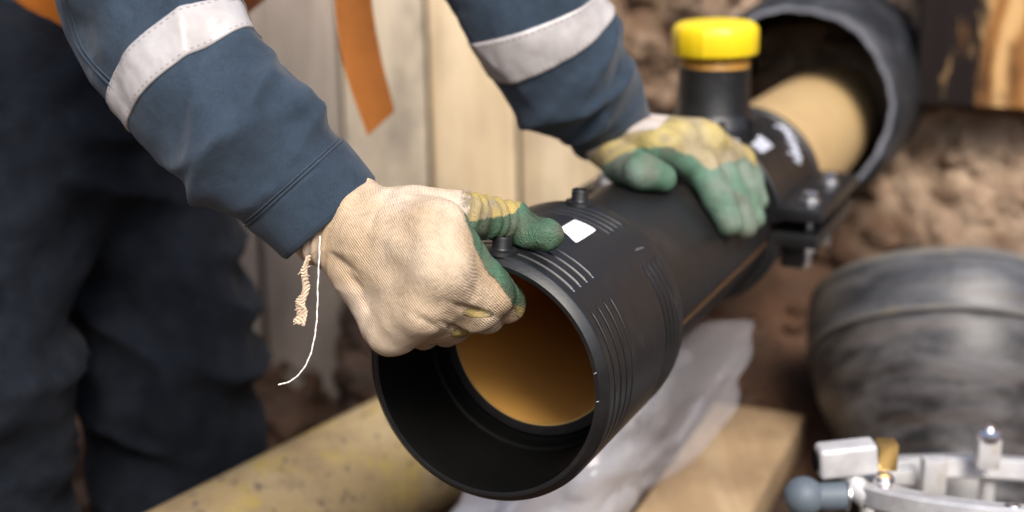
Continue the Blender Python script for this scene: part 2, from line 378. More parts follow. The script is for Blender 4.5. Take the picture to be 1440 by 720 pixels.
# banks of the excavation
def bank(name, f, us, vs, kind='structure'):
    U, Vv = np.meshgrid(us, vs, indexing='ij'); P = f(U, Vv)
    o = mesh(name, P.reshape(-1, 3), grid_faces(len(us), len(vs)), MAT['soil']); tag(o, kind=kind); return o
def back_bank(U, z):
    y = 2.42 - .30 * sstep(.18, .62, U) - .12 * sstep(.7, 1.3, U) + (z - .8) * .40 - .10 * sstep(.62, .35, z) * sstep(.1, .5, U)
    P0 = np.stack([U, y, z], -1)
    k = fbm(P0, 5.5, 5, 21, .55); r = 1 - np.abs(fbm(P0, 11, 4, 51)); 
    y = y - .055 * k - .022 * r + .014 * fbm(P0, 38, 4, 77, .65) - .022 * np.abs(vnoise(P0, 19, 83))
    top = sstep(TOPZ - .12, TOPZ, z); y = y + top * .12
    # the bank stands back round the mouth of the casing
    return np.stack([U + .02 * fbm(P0, 12, 3, 91), y, z], -1)
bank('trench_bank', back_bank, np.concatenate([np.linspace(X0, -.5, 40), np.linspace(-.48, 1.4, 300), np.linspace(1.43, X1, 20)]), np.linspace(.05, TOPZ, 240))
for nm, f in (('trench_bank', lambda U, z: np.stack([X0 + .25 - (z - .3) * .22 + .05 * fbm(np.stack([U * 0, U, z], -1), 5, 4, 5), U, z], -1)),
              ('trench_bank', lambda U, z: np.stack([X1 - .55 + (z - .3) * .36 + .06 * fbm(np.stack([U * 0 + 4, U, z], -1), 5, 4, 6), U, z], -1))):
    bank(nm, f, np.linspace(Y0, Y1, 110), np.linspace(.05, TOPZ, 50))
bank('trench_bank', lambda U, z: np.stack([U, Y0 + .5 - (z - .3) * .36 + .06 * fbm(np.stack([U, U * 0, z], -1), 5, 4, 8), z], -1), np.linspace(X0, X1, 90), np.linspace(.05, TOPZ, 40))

# loose clods and stones: too many to count, one piece of stuff for each patch
def clods(name, spots, mat):
    ico = bmesh.new(); bmesh.ops.create_icosphere(ico, subdivisions=2, radius=1); bv = A([v.co[:] for v in ico.verts]); bf = [[v.index for v in f.verts] for f in ico.faces]; ico.free()
    V, F, n = [], [], 0
    for i, (p, r) in enumerate(spots):
        q = RNG.normal(size=(3, 3)); q, _ = np.linalg.qr(q); s = r * RNG.uniform(.6, 1.25, 3)
        v = bv * (1 + .28 * vnoise(bv + i * 7.7, 1.7, 5) + .12 * vnoise(bv + i * 3.1, 4, 6))[:, None] * s; V.append(v @ q + p); F += [[a + n for a in f] for f in bf]; n += len(bv)
    return mesh(name, np.vstack(V), F, mat, None, False)
sp = []
for _ in range(330):
    x = RNG.uniform(-.3, 1.1); y = RNG.uniform(1.25, 2.2); r = RNG.uniform(.006, .022) * (1.6 if RNG.random() < .12 else 1)
    z = float(floor_z(A([x]), A([y]))[0])
    if abs((A([x, y, 0]) - LA) @ LN) < .13 or (x > .42 and x < .85 and y < 1.9): continue
    sp.append((A([x, y, z + r * .2]), r))
tag(clods('soil_clods', sp, MAT['soil_floor']), 'loose brown clods of soil lying on the trench floor', 'soil', kind='stuff')
sp = []
for _ in range(260):
    x = RNG.uniform(-.30, .12); y = RNG.uniform(1.86, 2.14); r = RNG.uniform(.012, .035)
    sp.append((A([x, y, float(floor_z(A([x]), A([y]))[0]) + r * .3]), r))
tag(clods('rubble_heap', sp, MAT['rubble']), 'dark grey rubble heaped at the foot of the boards', 'rubble', kind='stuff')
sp = []
for _ in range(700):
    x = RNG.uniform(.1, 1.15); z = RNG.uniform(.45, 1.3); P = back_bank(A([x]), A([z]))[0]; r = .005 + .03 * RNG.random() ** 3
    sp.append((P + A([0, r * .15, 0]), r))
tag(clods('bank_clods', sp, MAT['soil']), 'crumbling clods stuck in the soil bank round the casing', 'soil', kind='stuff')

# boards lining the excavation
wall = empty('board_wall', (-.4, 2.2, 0), 'upright wooden boards lining the soil behind the worker', 'board wall')
seams = [-1.25, -1.11, -.97, -.82, -.68, -.545, -.405, -.262, -.127, .012, .145]
for i in range(len(seams) - 1):
    x0, x1 = seams[i] + .003, seams[i + 1] - .003; c = (x0 + x1) / 2; hw = (x1 - x0) / 2
    mt = MAT['grey_plank'] if x1 < -.25 else (MAT['stained_plank'] if x1 < -.1 else MAT['plank'])
    tilt = .022 + random.uniform(-.006, .006); dy = random.uniform(-.008, .008)
    ez = unit((-tilt, .02, 1)) * .93
    box('plank', (c - .005, 2.215 + dy, .86), (hw, 0, 0), (0, .0135, 0), ez, mt, wall, .003)
rail = box('rail', (-.5, 2.246, .35), (.78, 0, 0), (0, .016, 0), (0, 0, .05), MAT['grey_plank'], wall, .003)
box('rail', (-.5, 2.265, 1.35), (.78, 0, 0), (0, .016, 0), (0, 0, .05), MAT['grey_plank'], wall, .003)

# ================================================================== PIPEWORK
# ---- coupler
cpl = empty('electrofusion_coupler', PC + A([0, 0, -.1]), 'black plastic coupling sleeve with open end gripped by the worker', 'pipe coupler')
Lc = .19; GT = (.017, .030, .043, .056); GT2 = tuple(Lc - t for t in (.020, .030, .040, .050))
def coupler_mod(t, ang, r):
    d = math.degrees(ang) % 360
    if r < .0965: return r
    g = 0
    def inr(a, b): return a <= d <= b
    rng1 = inr(48.3, 118) or (d >= 256 or d <= 36.8) or inr(150, 240)
    if rng1:
        for q in GT: g = max(g, math.exp(-((t - q) / .0010) ** 2))
    if inr(0, 38) or d > 270 or inr(60, 130):
        for q in GT2: g = max(g, .6 * math.exp(-((t - q) / .0013) ** 2))
    return r - .0030 * g
prof = [(.0004, .0903), (0, .0915), (0, .0938), (.0007, .0944), (.0054, .0992), (.0070, .1000)]
ts = set(np.round(np.linspace(.008, Lc - .008, 40), 4))
for q in GT + GT2: ts |= set(np.round(q + np.linspace(-.0024, .0024, 9), 5))
prof += [(t, .1) for t in sorted(ts)] + [(Lc - .004, .0995), (Lc - .0008, .0975), (Lc, .094), (Lc, .0865), (Lc - .002, .0835)]
inner = [(Lc - .004, .0832), (.104, .0832), (.1005, .0832), (.100, .0868), (.088, .0872), (.0865, .0893), (.078, .0893), (.076, .0885), (.012, .0885), (.003, .0896)]
slv = lathe('sleeve', prof, PC, PA, MAT['black'], cpl, 256, PR, coupler_mod, False, 32)
slv.data.materials.append(MAT['dark'])                                  # shade in the lower grooves, painted as matte black faces
for p_ in slv.data.polygons:
    q_ = A(p_.center) - PC; t_ = q_ @ PA; rr_ = math.hypot(q_ @ PR, q_ @ UP); an_ = math.degrees(math.atan2(q_ @ UP, q_ @ PR))
    if rr_ < .0991 and .008 < t_ < Lc - .008 and an_ < 45: p_.material_index = 1
# ref/b2 handedness: b2 = ref x axis must point up
lathe('bore', [(Lc - .002, .0835)] + inner + [(.0004, .0903)], PC, PA, MAT['black_in'], cpl, 128, PR, None, False, 30)
def shroud(t, ang, nm='terminal'):
    o = pp(t, ang, .0985); n = unit(pp(t, ang, 1) - PC - PA * t)
    s = lathe(nm, [(0, .0125), (.0030, .0118), (.0040, .0080), (.0050, .0073), (.0122, .0073), (.0135, .0066), (.0135, .0048), (.0105, .0044), (.0105, .0001)], o, n, MAT['black'], cpl, 32, PA)
    lathe('contact_pin', [(.006, .0018), (.0115, .0018), (.0120, .0012), (.0120, .0001)], o, n, MAT['brass'], s, 16, PA)
shroud(.0145, 84.8); shroud(.1805, 86.2)
MAT['worn_print'] = M('worn_print', .6).color((.16, .165, .18)).m
# weld indicator dimple marks and row of raised characters
for k in range(5):
    tube('moulded_mark', [pp(.1495 + k * .0032, 47.3 - k * .25, .1002), pp(.1495 + k * .0032, 46.4 - k * .25, .1002)], .00042, MAT['worn_print'], cpl, 6)
for q in GT: 
    o = pp(q, 48.4, .0990); n = unit(pp(q, 48.4, 1) - PC - PA * q)
    lathe('groove_end', [(0, .0011), (.0008, .0010), (.0012, .0004), (.0012, .0001)], o, n, MAT['steel'], cpl, 10, PA)
for q, aa in ((.0035, -1.5), (.0035, 12.0)):
    tube('scratch', [pp(.0000, aa, .0915), pp(-.0002, aa + .6, .0935)], .0003, MAT['chalk'], cpl, 5)
# white sticker, curved to the sleeve
def patch(name, corners, R, mat, parent, n=10, round_=.12):
    V = []; uv = []
    for i in range(n + 1):
        for j in range(n + 1):
            u, v = i / n, j / n
            cu, cv = abs(u - .5) * 2, abs(v - .5) * 2
            k = 1 - round_ * max(0, (cu ** 6) * (cv ** 6)); uu, vv = .5 + (u - .5) * k, .5 + (v - .5) * k
            q = (1 - uu) * (1 - vv) * A(corners[0]) + uu * (1 - vv) * A(corners[1]) + uu * vv * A(corners[2]) + (1 - uu) * vv * A(corners[3])
            V.append(pp(q[0], q[1], R)); uv.append((uu, vv))
    o = mesh(name, V, grid_faces(n + 1, n + 1), mat, parent, True, uv); return o
def sticker_mat():
    m = M('sticker_paper', .55)
    v = m.vec((1, 1, 1), 'UV'); sx = m.node('ShaderNodeSeparateXYZ'); m.l.new(v, sx.inputs[0])
    rows = m.grey(m.wave(1.15, m.vec((1, 4, 1), 'UV'), direction='Y'), .60, .70)
    words = m.grey(m.noise(9, 2, .5, m.vec((6, 1.6, 1), 'UV')), .46, .52)
    edge = m.math('MULTIPLY', m.grey(m.math('ABSOLUTE', m.math('SUBTRACT', sx.outputs[0], .5)), .42, .38), m.grey(m.math('ABSOLUTE', m.math('SUBTRACT', sx.outputs[1], .5)), .42, .38))
    k = m.math('MULTIPLY', m.math('MULTIPLY', rows, words), edge)
    m.color(m.mix(m.math('MULTIPLY', k, .6), (.78, .78, .78), (.35, .36, .4))); return m.m
patch('sticker', [(.0835, 65.6), (.130, 65.6), (.131, 77.6), (.0985, 77.6)], .1006, sticker_mat(), cpl, 12, .06)

# ---- black spigot pipe between coupler and saddle
bp = empty('black_pipe', PC + PA * .3 + A([0, 0, -.08]), 'black plastic pipe with an orange stripe, yellow inside, between coupling and saddle', 'pipe')
lathe('pipe_wall', [(.1012, .0722), (.1008, .0735), (.1008, .0815), (.1015, .082), (.60, .082)], PC, PA, MAT['black_pipe'], bp, 128, PR)
lathe('pipe_lining', [(.1004, .0717), (.1003, .0728), (.1014, .0733)], PC, PA, MAT['yellow_edge'], bp, 128, PR)
lathe('pipe_lining', [(.1010, .0718), (.64, .0718)], PC, PA, MAT['yellow_in'], bp, 128, PR)
def strip(ang0, w, t0, t1, R, mat, parent, name='stripe', n=40):
    V = []; 
    for i in range(n + 1):
        t = t0 + (t1 - t0) * i / n
        for j in range(4): V.append(pp(t, ang0 + (j / 3 - .5) * w, R))
    return mesh(name, V, grid_faces(n + 1, 4), mat, parent)
strip(-13, 4.4, .195, .56, .0824, MAT['stripe'], bp)
strip(93, 4.0, .343, .372, .0824, MAT['stripe'], bp)

# ---- yellow carrier pipe running into the casing
lp = lathe('yellow_pipe', [(.645, .0715), (.645, .080), (.70, .0805), (2.0, .0805), (2.0, .0715), (.645, .0715)], PC, PA, MAT['yellow_pipe'], None, 96, PR)
tag(lp, 'tan yellow pipe running from the saddle into the wide black casing', 'pipe')

# ---- casing
CC = PC + PA * 1.05 + UP * .049 + PR * -.0106
cas = empty('casing_pipe', CC + A([0, 0, -.15]), 'wide black casing pipe sticking out of the soil bank', 'casing pipe')
def rag(t, a, r): return r + .0012 * math.sin(7 * a + 1) + .0008 * math.sin(23 * a)
lathe('casing_wall', [(.0, .1376), (.004, .1430), (.016, .1490), (.05, .1525), (.9, .1525)], CC, PA, MAT['casing'], cas, 96, PR, rag)
lathe('casing_bore', [(.003, .1305), (.9, .1305)], CC, PA, MAT['dark'], cas, 96, PR, rag)
lathe('cut_edge', [(.004, .1303), (.0, .1315), (.0, .1375)], CC, PA, MAT['casing_edge'], cas, 96, PR, rag)

# ---- tapping saddle with neck
sad = empty('pipe_saddle', PC + PA * .65 + A([0, 0, -.095]), 'black bolted branch saddle with white marker scribbles clamped round the pipe', 'pipe saddle')
T0, T1 = .55, .75
def shell(name, a0, a1, mat):
    V = []; F = []; prof = [(T0, .0835), (T0, .0945), (T0 + .002, .0965), (T0 + .013, .0965), (T0 + .015, .0935), (T1 - .015, .0935), (T1 - .013, .0962), (T1 - .002, .0962), (T1, .0945), (T1, .0835)]
    n = 72
    for t, r in prof:
        for k in range(n + 1): V.append(pp(t, a0 + (a1 - a0) * k / n, r))
    m = len(prof)
    for i in range(m):
        for k in range(n): j = (i + 1) % m; F.append((i * (n + 1) + k, j * (n + 1) + k, j * (n + 1) + k + 1, i * (n + 1) + k + 1))
    F.append([i * (n + 1) for i in range(m)]); F.append([i * (n + 1) + n for i in range(m)][::-1])
    o = mesh(name, V, F, mat, sad); fixn(o); return autosmooth(o, 35)
up_ = shell('upper_shell', 4, 176, MAT['black']); shell('lower_shell', 184, 356, MAT['black'])
def saddle_pt(x, t, z): return PC + PA * t + PR * x + UP * z
for s in (1, -1):
    ear_u = box('flange', saddle_pt(s * .1130, .650, .0165), PR * .0250, PA * .102, UP * .0075, MAT['black'], sad, .003)
    ear_l = box('flange', saddle_pt(s * .1115, .650, -.0125), PR * .0235, PA * .100, UP * .0075, MAT['black'], sad, .003)
    for t in (.575, .65, .725):
        box('rib', saddle_pt(s * .104, t, -.034), PR * .012, PA * .004, UP * .0145, MAT['black'], sad, .0015)
    for t in (.583, .682):
        c = saddle_pt(s * .118, t, .024)
        b = lathe('bolt', [(.0, .0115), (.0015, .0118), (.003, .0118), (.003, .0085), (.0105, .0085), (.0118, .0065), (.0118, .0001)], c, UP, MAT['steel'], sad, 6, PA)
        lathe('shank', [(-.012, .0048), (-.072, .0048), (-.074, .0035), (-.074, .0001)], c, UP, MAT['steel'], b, 16, PA)
        lathe('nut', [(-.045, .004), (-.045, .0085), (-.056, .0085), (-.056, .004)], c, UP, MAT['steel'], b, 6, PA)
NB = PC + PA * .605
lathe('neck', [(.070, .050), (.094, .049), (.101, .047), (.105, .0445), (.109, .0420), (.112, .0405), (.161, .0398), (.162, .0385), (.162, .030)], NB, UP, MAT['black'], sad, 64, PA)
for k in range(8):
    a = k * math.pi / 4 + .3; d = math.cos(a) * PA + math.sin(a) * PR
    rr = .052
    box('gusset', NB + d * .044 + UP * .097, d * .010, np.cross(UP, d) * .003, UP * .011, MAT['black'], sad, .001)
lathe('thread', [(.1615, .0385)] + [(.163 + .0022 * i, .0385 - (.0012 if i % 2 else 0)) for i in range(8)] + [(.181, .036)], NB, UP, MAT['ochre'], sad, 48, PA)
def capmod(t, a, r): return r + (.0009 * (abs(math.sin(a * 5)) ** 8 if False else max(0, math.cos(a * 10)) ** 3) if (r > .0425 and t < .030) else 0)
capo = lathe('screw_cap', [(.003, .040), (.0, .0435), (.0, .0452), (.002, .0464), (.022, .0468), (.028, .0462), (.0325, .0440), (.0355, .039), (.0372, .029), (.0378, .012), (.0378, .0001)], NB + UP * .1745, unit(UP + PR * -.03), MAT['cap'], sad, 120, PA, capmod, False, 60)
capo['label'] = 'bright yellow plastic screw cap on the neck'
# white marker writing on the saddle: a block of short printed strokes and a long scribble
def stroke(pts, rad=.0011, R=.0941):
    rad = rad * 1.5
    P = [pp(t, a, R) for t, a in spline(pts, 5 * len(pts))]
    tube('marker_stroke', P, rad, MAT['chalk'], up_, 6)
for row, tb in ((0, .590), (1, .606), (2, .622)):
    for k in range(4):
        a = 61 - k * 3.0 - row * .2
        stroke([(tb, a), (tb + .012, a - .5), (tb + .004, a - 1.5), (tb + .012, a - 2.2)], .0010)
stroke([(.705, 60), (.722, 56), (.709, 54), (.724, 51), (.708, 50), (.716, 46.5), (.701, 47.5), (.716, 43)], .0013)
stroke([(.690, 45), (.709, 40), (.689, 40.5), (.704, 35.5), (.683, 36.5), (.697, 31.5)], .0013)
stroke([(.668, 39), (.694, 31), (.672, 32), (.684, 28)], .0012)
stroke([(.566, 68), (.573, 73), (.580, 70), (.571, 66)], .0016)

# ---- yellow pipe lying in the trench
st, en = LA - LDIR * 1.0, LB + LDIR * .13
Ly = float(np.linalg.norm(en - st))
o = lathe('yellow_pipe', [(0, .072), (0, .0795), (.002, .080), (Ly - .002, .080), (Ly, .0795), (Ly, .072), (0, .072)], st, LDIR, None, None, 72)
def lying_mat():
    m = M('weathered_yellow_pipe', .62, .35)
    b = m.ramp(m.noise(7, 7, .6), [(.3, (.28, .20, .10)), (.5, (.38, .28, .145)), (.7, (.45, .355, .21))])
    b = m.mix(m.grey(m.noise(20, 6, .65), .52, .70), b, (.45, .335, .085))
    b = m.mix(m.math('MULTIPLY', m.grey(m.noise(11, 8, .72), .50, .66), .7), b, (.20, .145, .10))
    b = m.mix(m.math('MULTIPLY', m.grey(m.noise(55, 4, .6, m.vec((1, .5, 1))), .58, .66), .8), b, (.12, .095, .075))
    m.color(b); m.bump(m.noise(90, 6, .6), .2, .002); return m.m
o.data.materials.append(lying_mat())
tag(o, 'weathered yellow pipe lying on the trench floor beside the worker legs', 'pipe')

# ---- thick black reducer at the right
FA = px(1332, 434, 1.85)
FD = unit(cw((-.11, .91, -.41)) - cw((0, 0, 0)))
def scuffed(name, a, b, c):
    m = M(name, .42, .5)
    n1 = m.noise(1.0, 7, .62, m.vec((9, 34, 1), 'UV'), .4); n2 = m.noise(1.0, 7, .65, m.vec((5, 60, 1), 'UV'))
    k = m.mix(m.grey(n1, .38, .66), a, b); k = m.mix(m.math('MULTIPLY', m.grey(n2, .50, .68), .7), k, c)
    m.color(m.mix(m.math('MULTIPLY', m.grey(m.noise(40, 6, .7), .55, .72), .6), k, tuple(x * .4 for x in a)))
    m.bump(m.noise(60, 6, .65), .25, .002); m.bump(n2, .2, .001); return m.m
MAT['grey_black'] = scuffed('scuffed_shoulder', (.015, .015, .017), (.12, .115, .118), (.085, .062, .043))
MAT['collar'] = scuffed('scuffed_collar', (.030, .032, .038), (.115, .117, .125), (.085, .064, .045))

MAT['worn'] = plastic('worn_edge', (.12, .115, .11), .65, .8, (.28, .22, .11))
red = empty('black_reducer', FA + A([0, 0, -.17]), 'thick scuffed grey black pipe reducer with a collar lying in the soil', 'pipe fitting')
lathe('collar', [(-.012, .12), (-.012, .160), (-.010, .168), (-.004, .1735), (.004, .1760), (.012, .1775), (.068, .1780), (.074, .1765), (.076, .1680)], FA, FD, MAT['collar'], red, 96)
lathe('worn_rim', [(.0690, .1781), (.0700, .1784), (.0738, .1772), (.0750, .1760)], FA, FD, MAT['worn'], red, 96)
lathe('worn_rim', [(-.0098, .1685), (-.0045, .1740), (.0030, .1768)], FA, FD, MAT['worn'], red, 96)
lathe('shoulder', [(.072, .1690), (.080, .1705), (.100, .1690), (.130, .1625), (.155, .151), (.180, .138), (.205, .122), (.225, .1115), (.250, .108), (.275, .107)], FA, FD, MAT['grey_black'], red, 96)
lathe('spigot', [(.2745, .1069), (.30, .1065), (.40, .1065), (.402, .105), (.402, .096), (.2, .096)], FA, FD, MAT['grey_black'], red, 96)
def ring_strip(name, t, R, a0, a1, w, mat, parent):
    ref = unit(np.cross(FD, UP)); b2 = np.cross(ref, FD); V = []
    for i in range(25):
        a = R_(a0 + (a1 - a0) * i / 24); 
        for tt in (t, t + w): V.append(FA + FD * tt + R * (math.cos(a) * ref + math.sin(a) * b2))
    return mesh(name, V, grid_faces(25, 2), mat, parent)

# ---- loose plank
def onz(u, v, z): d_ = px(u, v, 1) - CAMP; return CAMP + d_ * ((z - CAMZ) / d_[2])
P1, P2 = onz(1068, 574, .436), onz(962, 740, .436)
P1[2] = P2[2] = .412
d = unit(P1 - P2); sdir = unit(np.cross(d, UP))
pl = box('loose_plank', (P1 + P2) / 2 - d * .1, d * (np.linalg.norm(P1 - P2) / 2 + .1), sdir * .062, UP * .024, MAT['loose_plank'], None, .003)
tag(pl, 'short pale timber plank lying on the soil under the black coupling', 'plank')

# ---- charred upright timber, top right
c = px(1400, 40, 2.02); c[2] = 1.0
def char_mat():
    m = M('grained_timber', .9, .08)
    v = m.vec((1, 1, .45)); sx = m.node('ShaderNodeSeparateXYZ'); m.l.new(m.co.outputs['Object'], sx.inputs[0])
    g = m.wave(7, v, 7.0, 3, 1.2, 'X'); n = m.noise(6, 7, .65, m.vec((3, 3, .8)))
    b = m.ramp(g, [(.15, (.26, .12, .04)), (.5, (.42, .22, .08)), (.85, (.55, .34, .15))])
    f = m.math('ADD', m.math('MULTIPLY', m.math('SUBTRACT', sx.outputs[0], float(c[0]) - .045), 16.0), m.math('MULTIPLY', m.math('SUBTRACT', n, .5), 4.5))
    m.color(m.mix(m.grey(f, .1, .75), (.016, .012, .011), b)); m.bump(g, .3, .003); return m.m
tb = box('timber_post', c + A([.022, .075, .02]), (.104, -.03, 0), (.022, .085, 0), (.004, .03, .205), char_mat(), None, .004)
tag(tb, 'orange brown grained timber with one charred dark edge stuck in the bank', 'timber')

# ---- cast clamp, bottom right
CK = px(1425, 688, 1.33); CN = unit(UP + A([.02, .26, 0])); CX = unit(np.cross(A([0, 1., 0]), CN)); CX = CX if CX[0] > 0 else -CX; CY = np.cross(CN, CX)
clamp = empty('pipe_clamp', (CK[0], CK[1], .36), 'silver cast aluminium ring clamp with brass block and grey ball knob', 'pipe clamp')
def ck(x, y, z): return CK + CX * x + CY * y + CN * z
lathe('ring', [(-.010, .126), (-.012, .128), (-.012, .153), (-.009, .157), (.006, .157), (.009, .153), (.009, .128), (.007, .126)], CK, CN, MAT['alu'], clamp, 96, CX, None, True)
lathe('ring', [(-.066, .135), (-.066, .153), (-.048, .153), (-.048, .135)], CK, CN, MAT['alu'], clamp, 72, CX, None, True)
for k in range(6):
    a = R_(20 + 60 * k); b = ck(.143 * math.cos(a), .143 * math.sin(a), -.0085)
    e = b.copy(); e[2] = .345
    tube('leg', [b, e], .008, MAT['alu'], clamp, 12)
def pt(u, v, Z=1.30): return px(u, v, Z)
hbx = unit(pt(1231, 640) - pt(1149, 649)); hby = unit(np.cross(UP, hbx)); hbz = np.cross(hbx, hby)
hb = box('handle_block', (pt(1231, 640) + pt(1149, 649)) / 2, hbx * (np.linalg.norm(pt(1231, 640) - pt(1149, 649)) / 2), hby * .0125, hbz * .0148, MAT['alu'], clamp, .0055, 4)
lathe('end_plug', [(-.0015, .0098), (-.0030, .0088), (-.0030, .0001)], pt(1149, 648), unit(pt(1233, 640) - pt(1149, 648)), MAT['dark'], hb, 20)
box('brass_block', pt(1246, 639), CX * .0090, unit(np.cross(CX, UP)) * .009, UP * .0130, MAT['brass'], clamp, .0015)
lathe('bolt', [(0, .004), (.010, .004), (.010, .0095), (.0150, .0100), (.018, .0085), (.020, .004), (.020, .0001)], pt(1241, 694), UP, MAT['steel'], clamp, 24)
tube('lug', [pt(1192, 655, 1.305), pt(1199, 672, 1.305), pt(1206, 688, 1.30), pt(1222, 704, 1.29)], [.009, .010, .011, .010], MAT['alu'], clamp, 10)
tube('knob_stem', [pt(1191, 697), pt(1188, 697), pt(1160, 698), pt(1150, 698)], [.0105, .0135, .0135, .0125], MAT['knob'], clamp, 24)
lathe('washer', [(0, .006), (0, .0142), (.0015, .0142), (.0015, .006)], pt(1190, 697), CX, MAT['steel'], clamp, 24)
kb = lathe('ball_knob', [(-.0185 * math.cos(q), max(.0001, .0185 * math.sin(q))) for q in np.linspace(0, math.pi, 18)], pt(1130, 698), CX, MAT['knob'], clamp, 32)
for (u, v, Z, hh) in ((1388, 636, 1.43, .022), (1312, 668, 1.40, .026)):
    b = pt(u, v, Z); box('post', b, CX * .0115, unit(np.cross(CX, UP)) * .009, UP * hh * .7, MAT['alu'], clamp, .002)
    if u > 1350: lathe('nut', [(0, .008), (0, .0125), (.003, .0135), (.007, .0125), (.009, .008), (.013, .006), (.014, .0001)], b + UP * hh * .7, UP, MAT['steel'], clamp, 24)
for a in (200, 250, 290):
    lathe('cap_screw', [(.0085, .0075), (.0105, .0072), (.0112, .005), (.0105, .0035), (.0105, .0001)], ck(.143 * math.cos(R_(a)), .143 * math.sin(R_(a)), 0), CN, MAT['steel'], clamp, 20)
box('socket', pt(1262, 668, 1.42), CX * .018, unit(np.cross(CX, UP)) * .008, UP * .008, MAT['alu'], clamp, .002)

# ---- crumpled clear plastic bag
def bag_mat():
    m = M('clear_film', .10, .9); m.b.inputs['Base Color'].default_value = (.90, .90, .93, 1); m.b.inputs['Transmission Weight'].default_value = 0
    tr = m.node('ShaderNodeBsdfTransparent'); tr.inputs[0].default_value = (.97, .97, 1, 1)
    tl = m.node('ShaderNodeBsdfTranslucent'); tl.inputs[0].default_value = (.85, .85, .88, 1)
    m1 = m.node('ShaderNodeMixShader'); m1.inputs[0].default_value = .35; m.l.new(m.b.outputs[0], m1.inputs[1]); m.l.new(tl.outputs[0], m1.inputs[2])
    m2 = m.node('ShaderNodeMixShader'); f = m.node('ShaderNodeMapRange'); f.inputs[3].default_value = .18; f.inputs[4].default_value = .86
    sx = m.node('ShaderNodeSeparateXYZ'); m.l.new(m.co.outputs['Object'], sx.inputs[0])     # the film lies in more layers at the crumpled end
    ly = m.math('ADD', m.grey(sx.outputs[0], .04, .19), m.math('MULTIPLY', m.math('SUBTRACT', m.noise(9, 4, .5), .5), 1.2)); m.l.new(m.grey(ly, .1, .9), f.inputs[0]); m.l.new(f.outputs[0], m2.inputs[0]); m.l.new(m1.outputs[0], m2.inputs[1]); m.l.new(tr.outputs[0], m2.inputs[2])
    m.l.new(m2.outputs[0], m.n['Material Output'].inputs['Surface']); m.bump(m.noise(11, 2, .5, dist=1.5), .5, .006); return m.m
def make_bag():
    nu, nv = 120, 90; U, Vv = np.meshgrid(np.linspace(0, 2 * np.pi, nu), np.linspace(0, np.pi, nv), indexing='ij')
    D = np.stack([np.cos(U) * np.sin(Vv), np.sin(U) * np.sin(Vv), np.cos(Vv)], -1)
    rg = np.random.default_rng(5); rad = np.full(U.shape, 1.0)
    for k in range(6):
        nn = unit(rg.normal(size=3)); fr_ = rg.uniform(.5, 1.5); q = D @ nn * fr_ + rg.uniform() + .12 * vnoise(D, 2.2, 60 + k)
        rad = rad + (np.abs((q % 1.0) - .5) * 2 - .5) * .26 / (.6 + fr_ * .5)
    c = px(842, 652, 1.56); ex = unit(px(1000, 520, 1.6) - px(720, 720, 1.52)); ez = unit(UP - ex * (UP @ ex)); ey = np.cross(ez, ex)
    Q = D * rad[..., None]; P = c + Q[..., :1] * ex * .172 + Q[..., 1:2] * ey * .06 + Q[..., 2:] * ez * .080
    tip = sstep(.3, 1.1, Q[..., 0])[..., None]; P = P + tip * (A([.01, .03, .012]) - ey * Q[..., 1:2] * .04)
    P[..., 2] = np.maximum(P[..., 2], .372 + .01 * (vnoise(P, 20, 3)))
    return mesh('plastic_bag', P.reshape(-1, 3), grid_faces(nu, nv), bag_mat())
tag(make_bag(), 'crumpled clear plastic bag lying on the plank under the coupling', 'plastic bag')

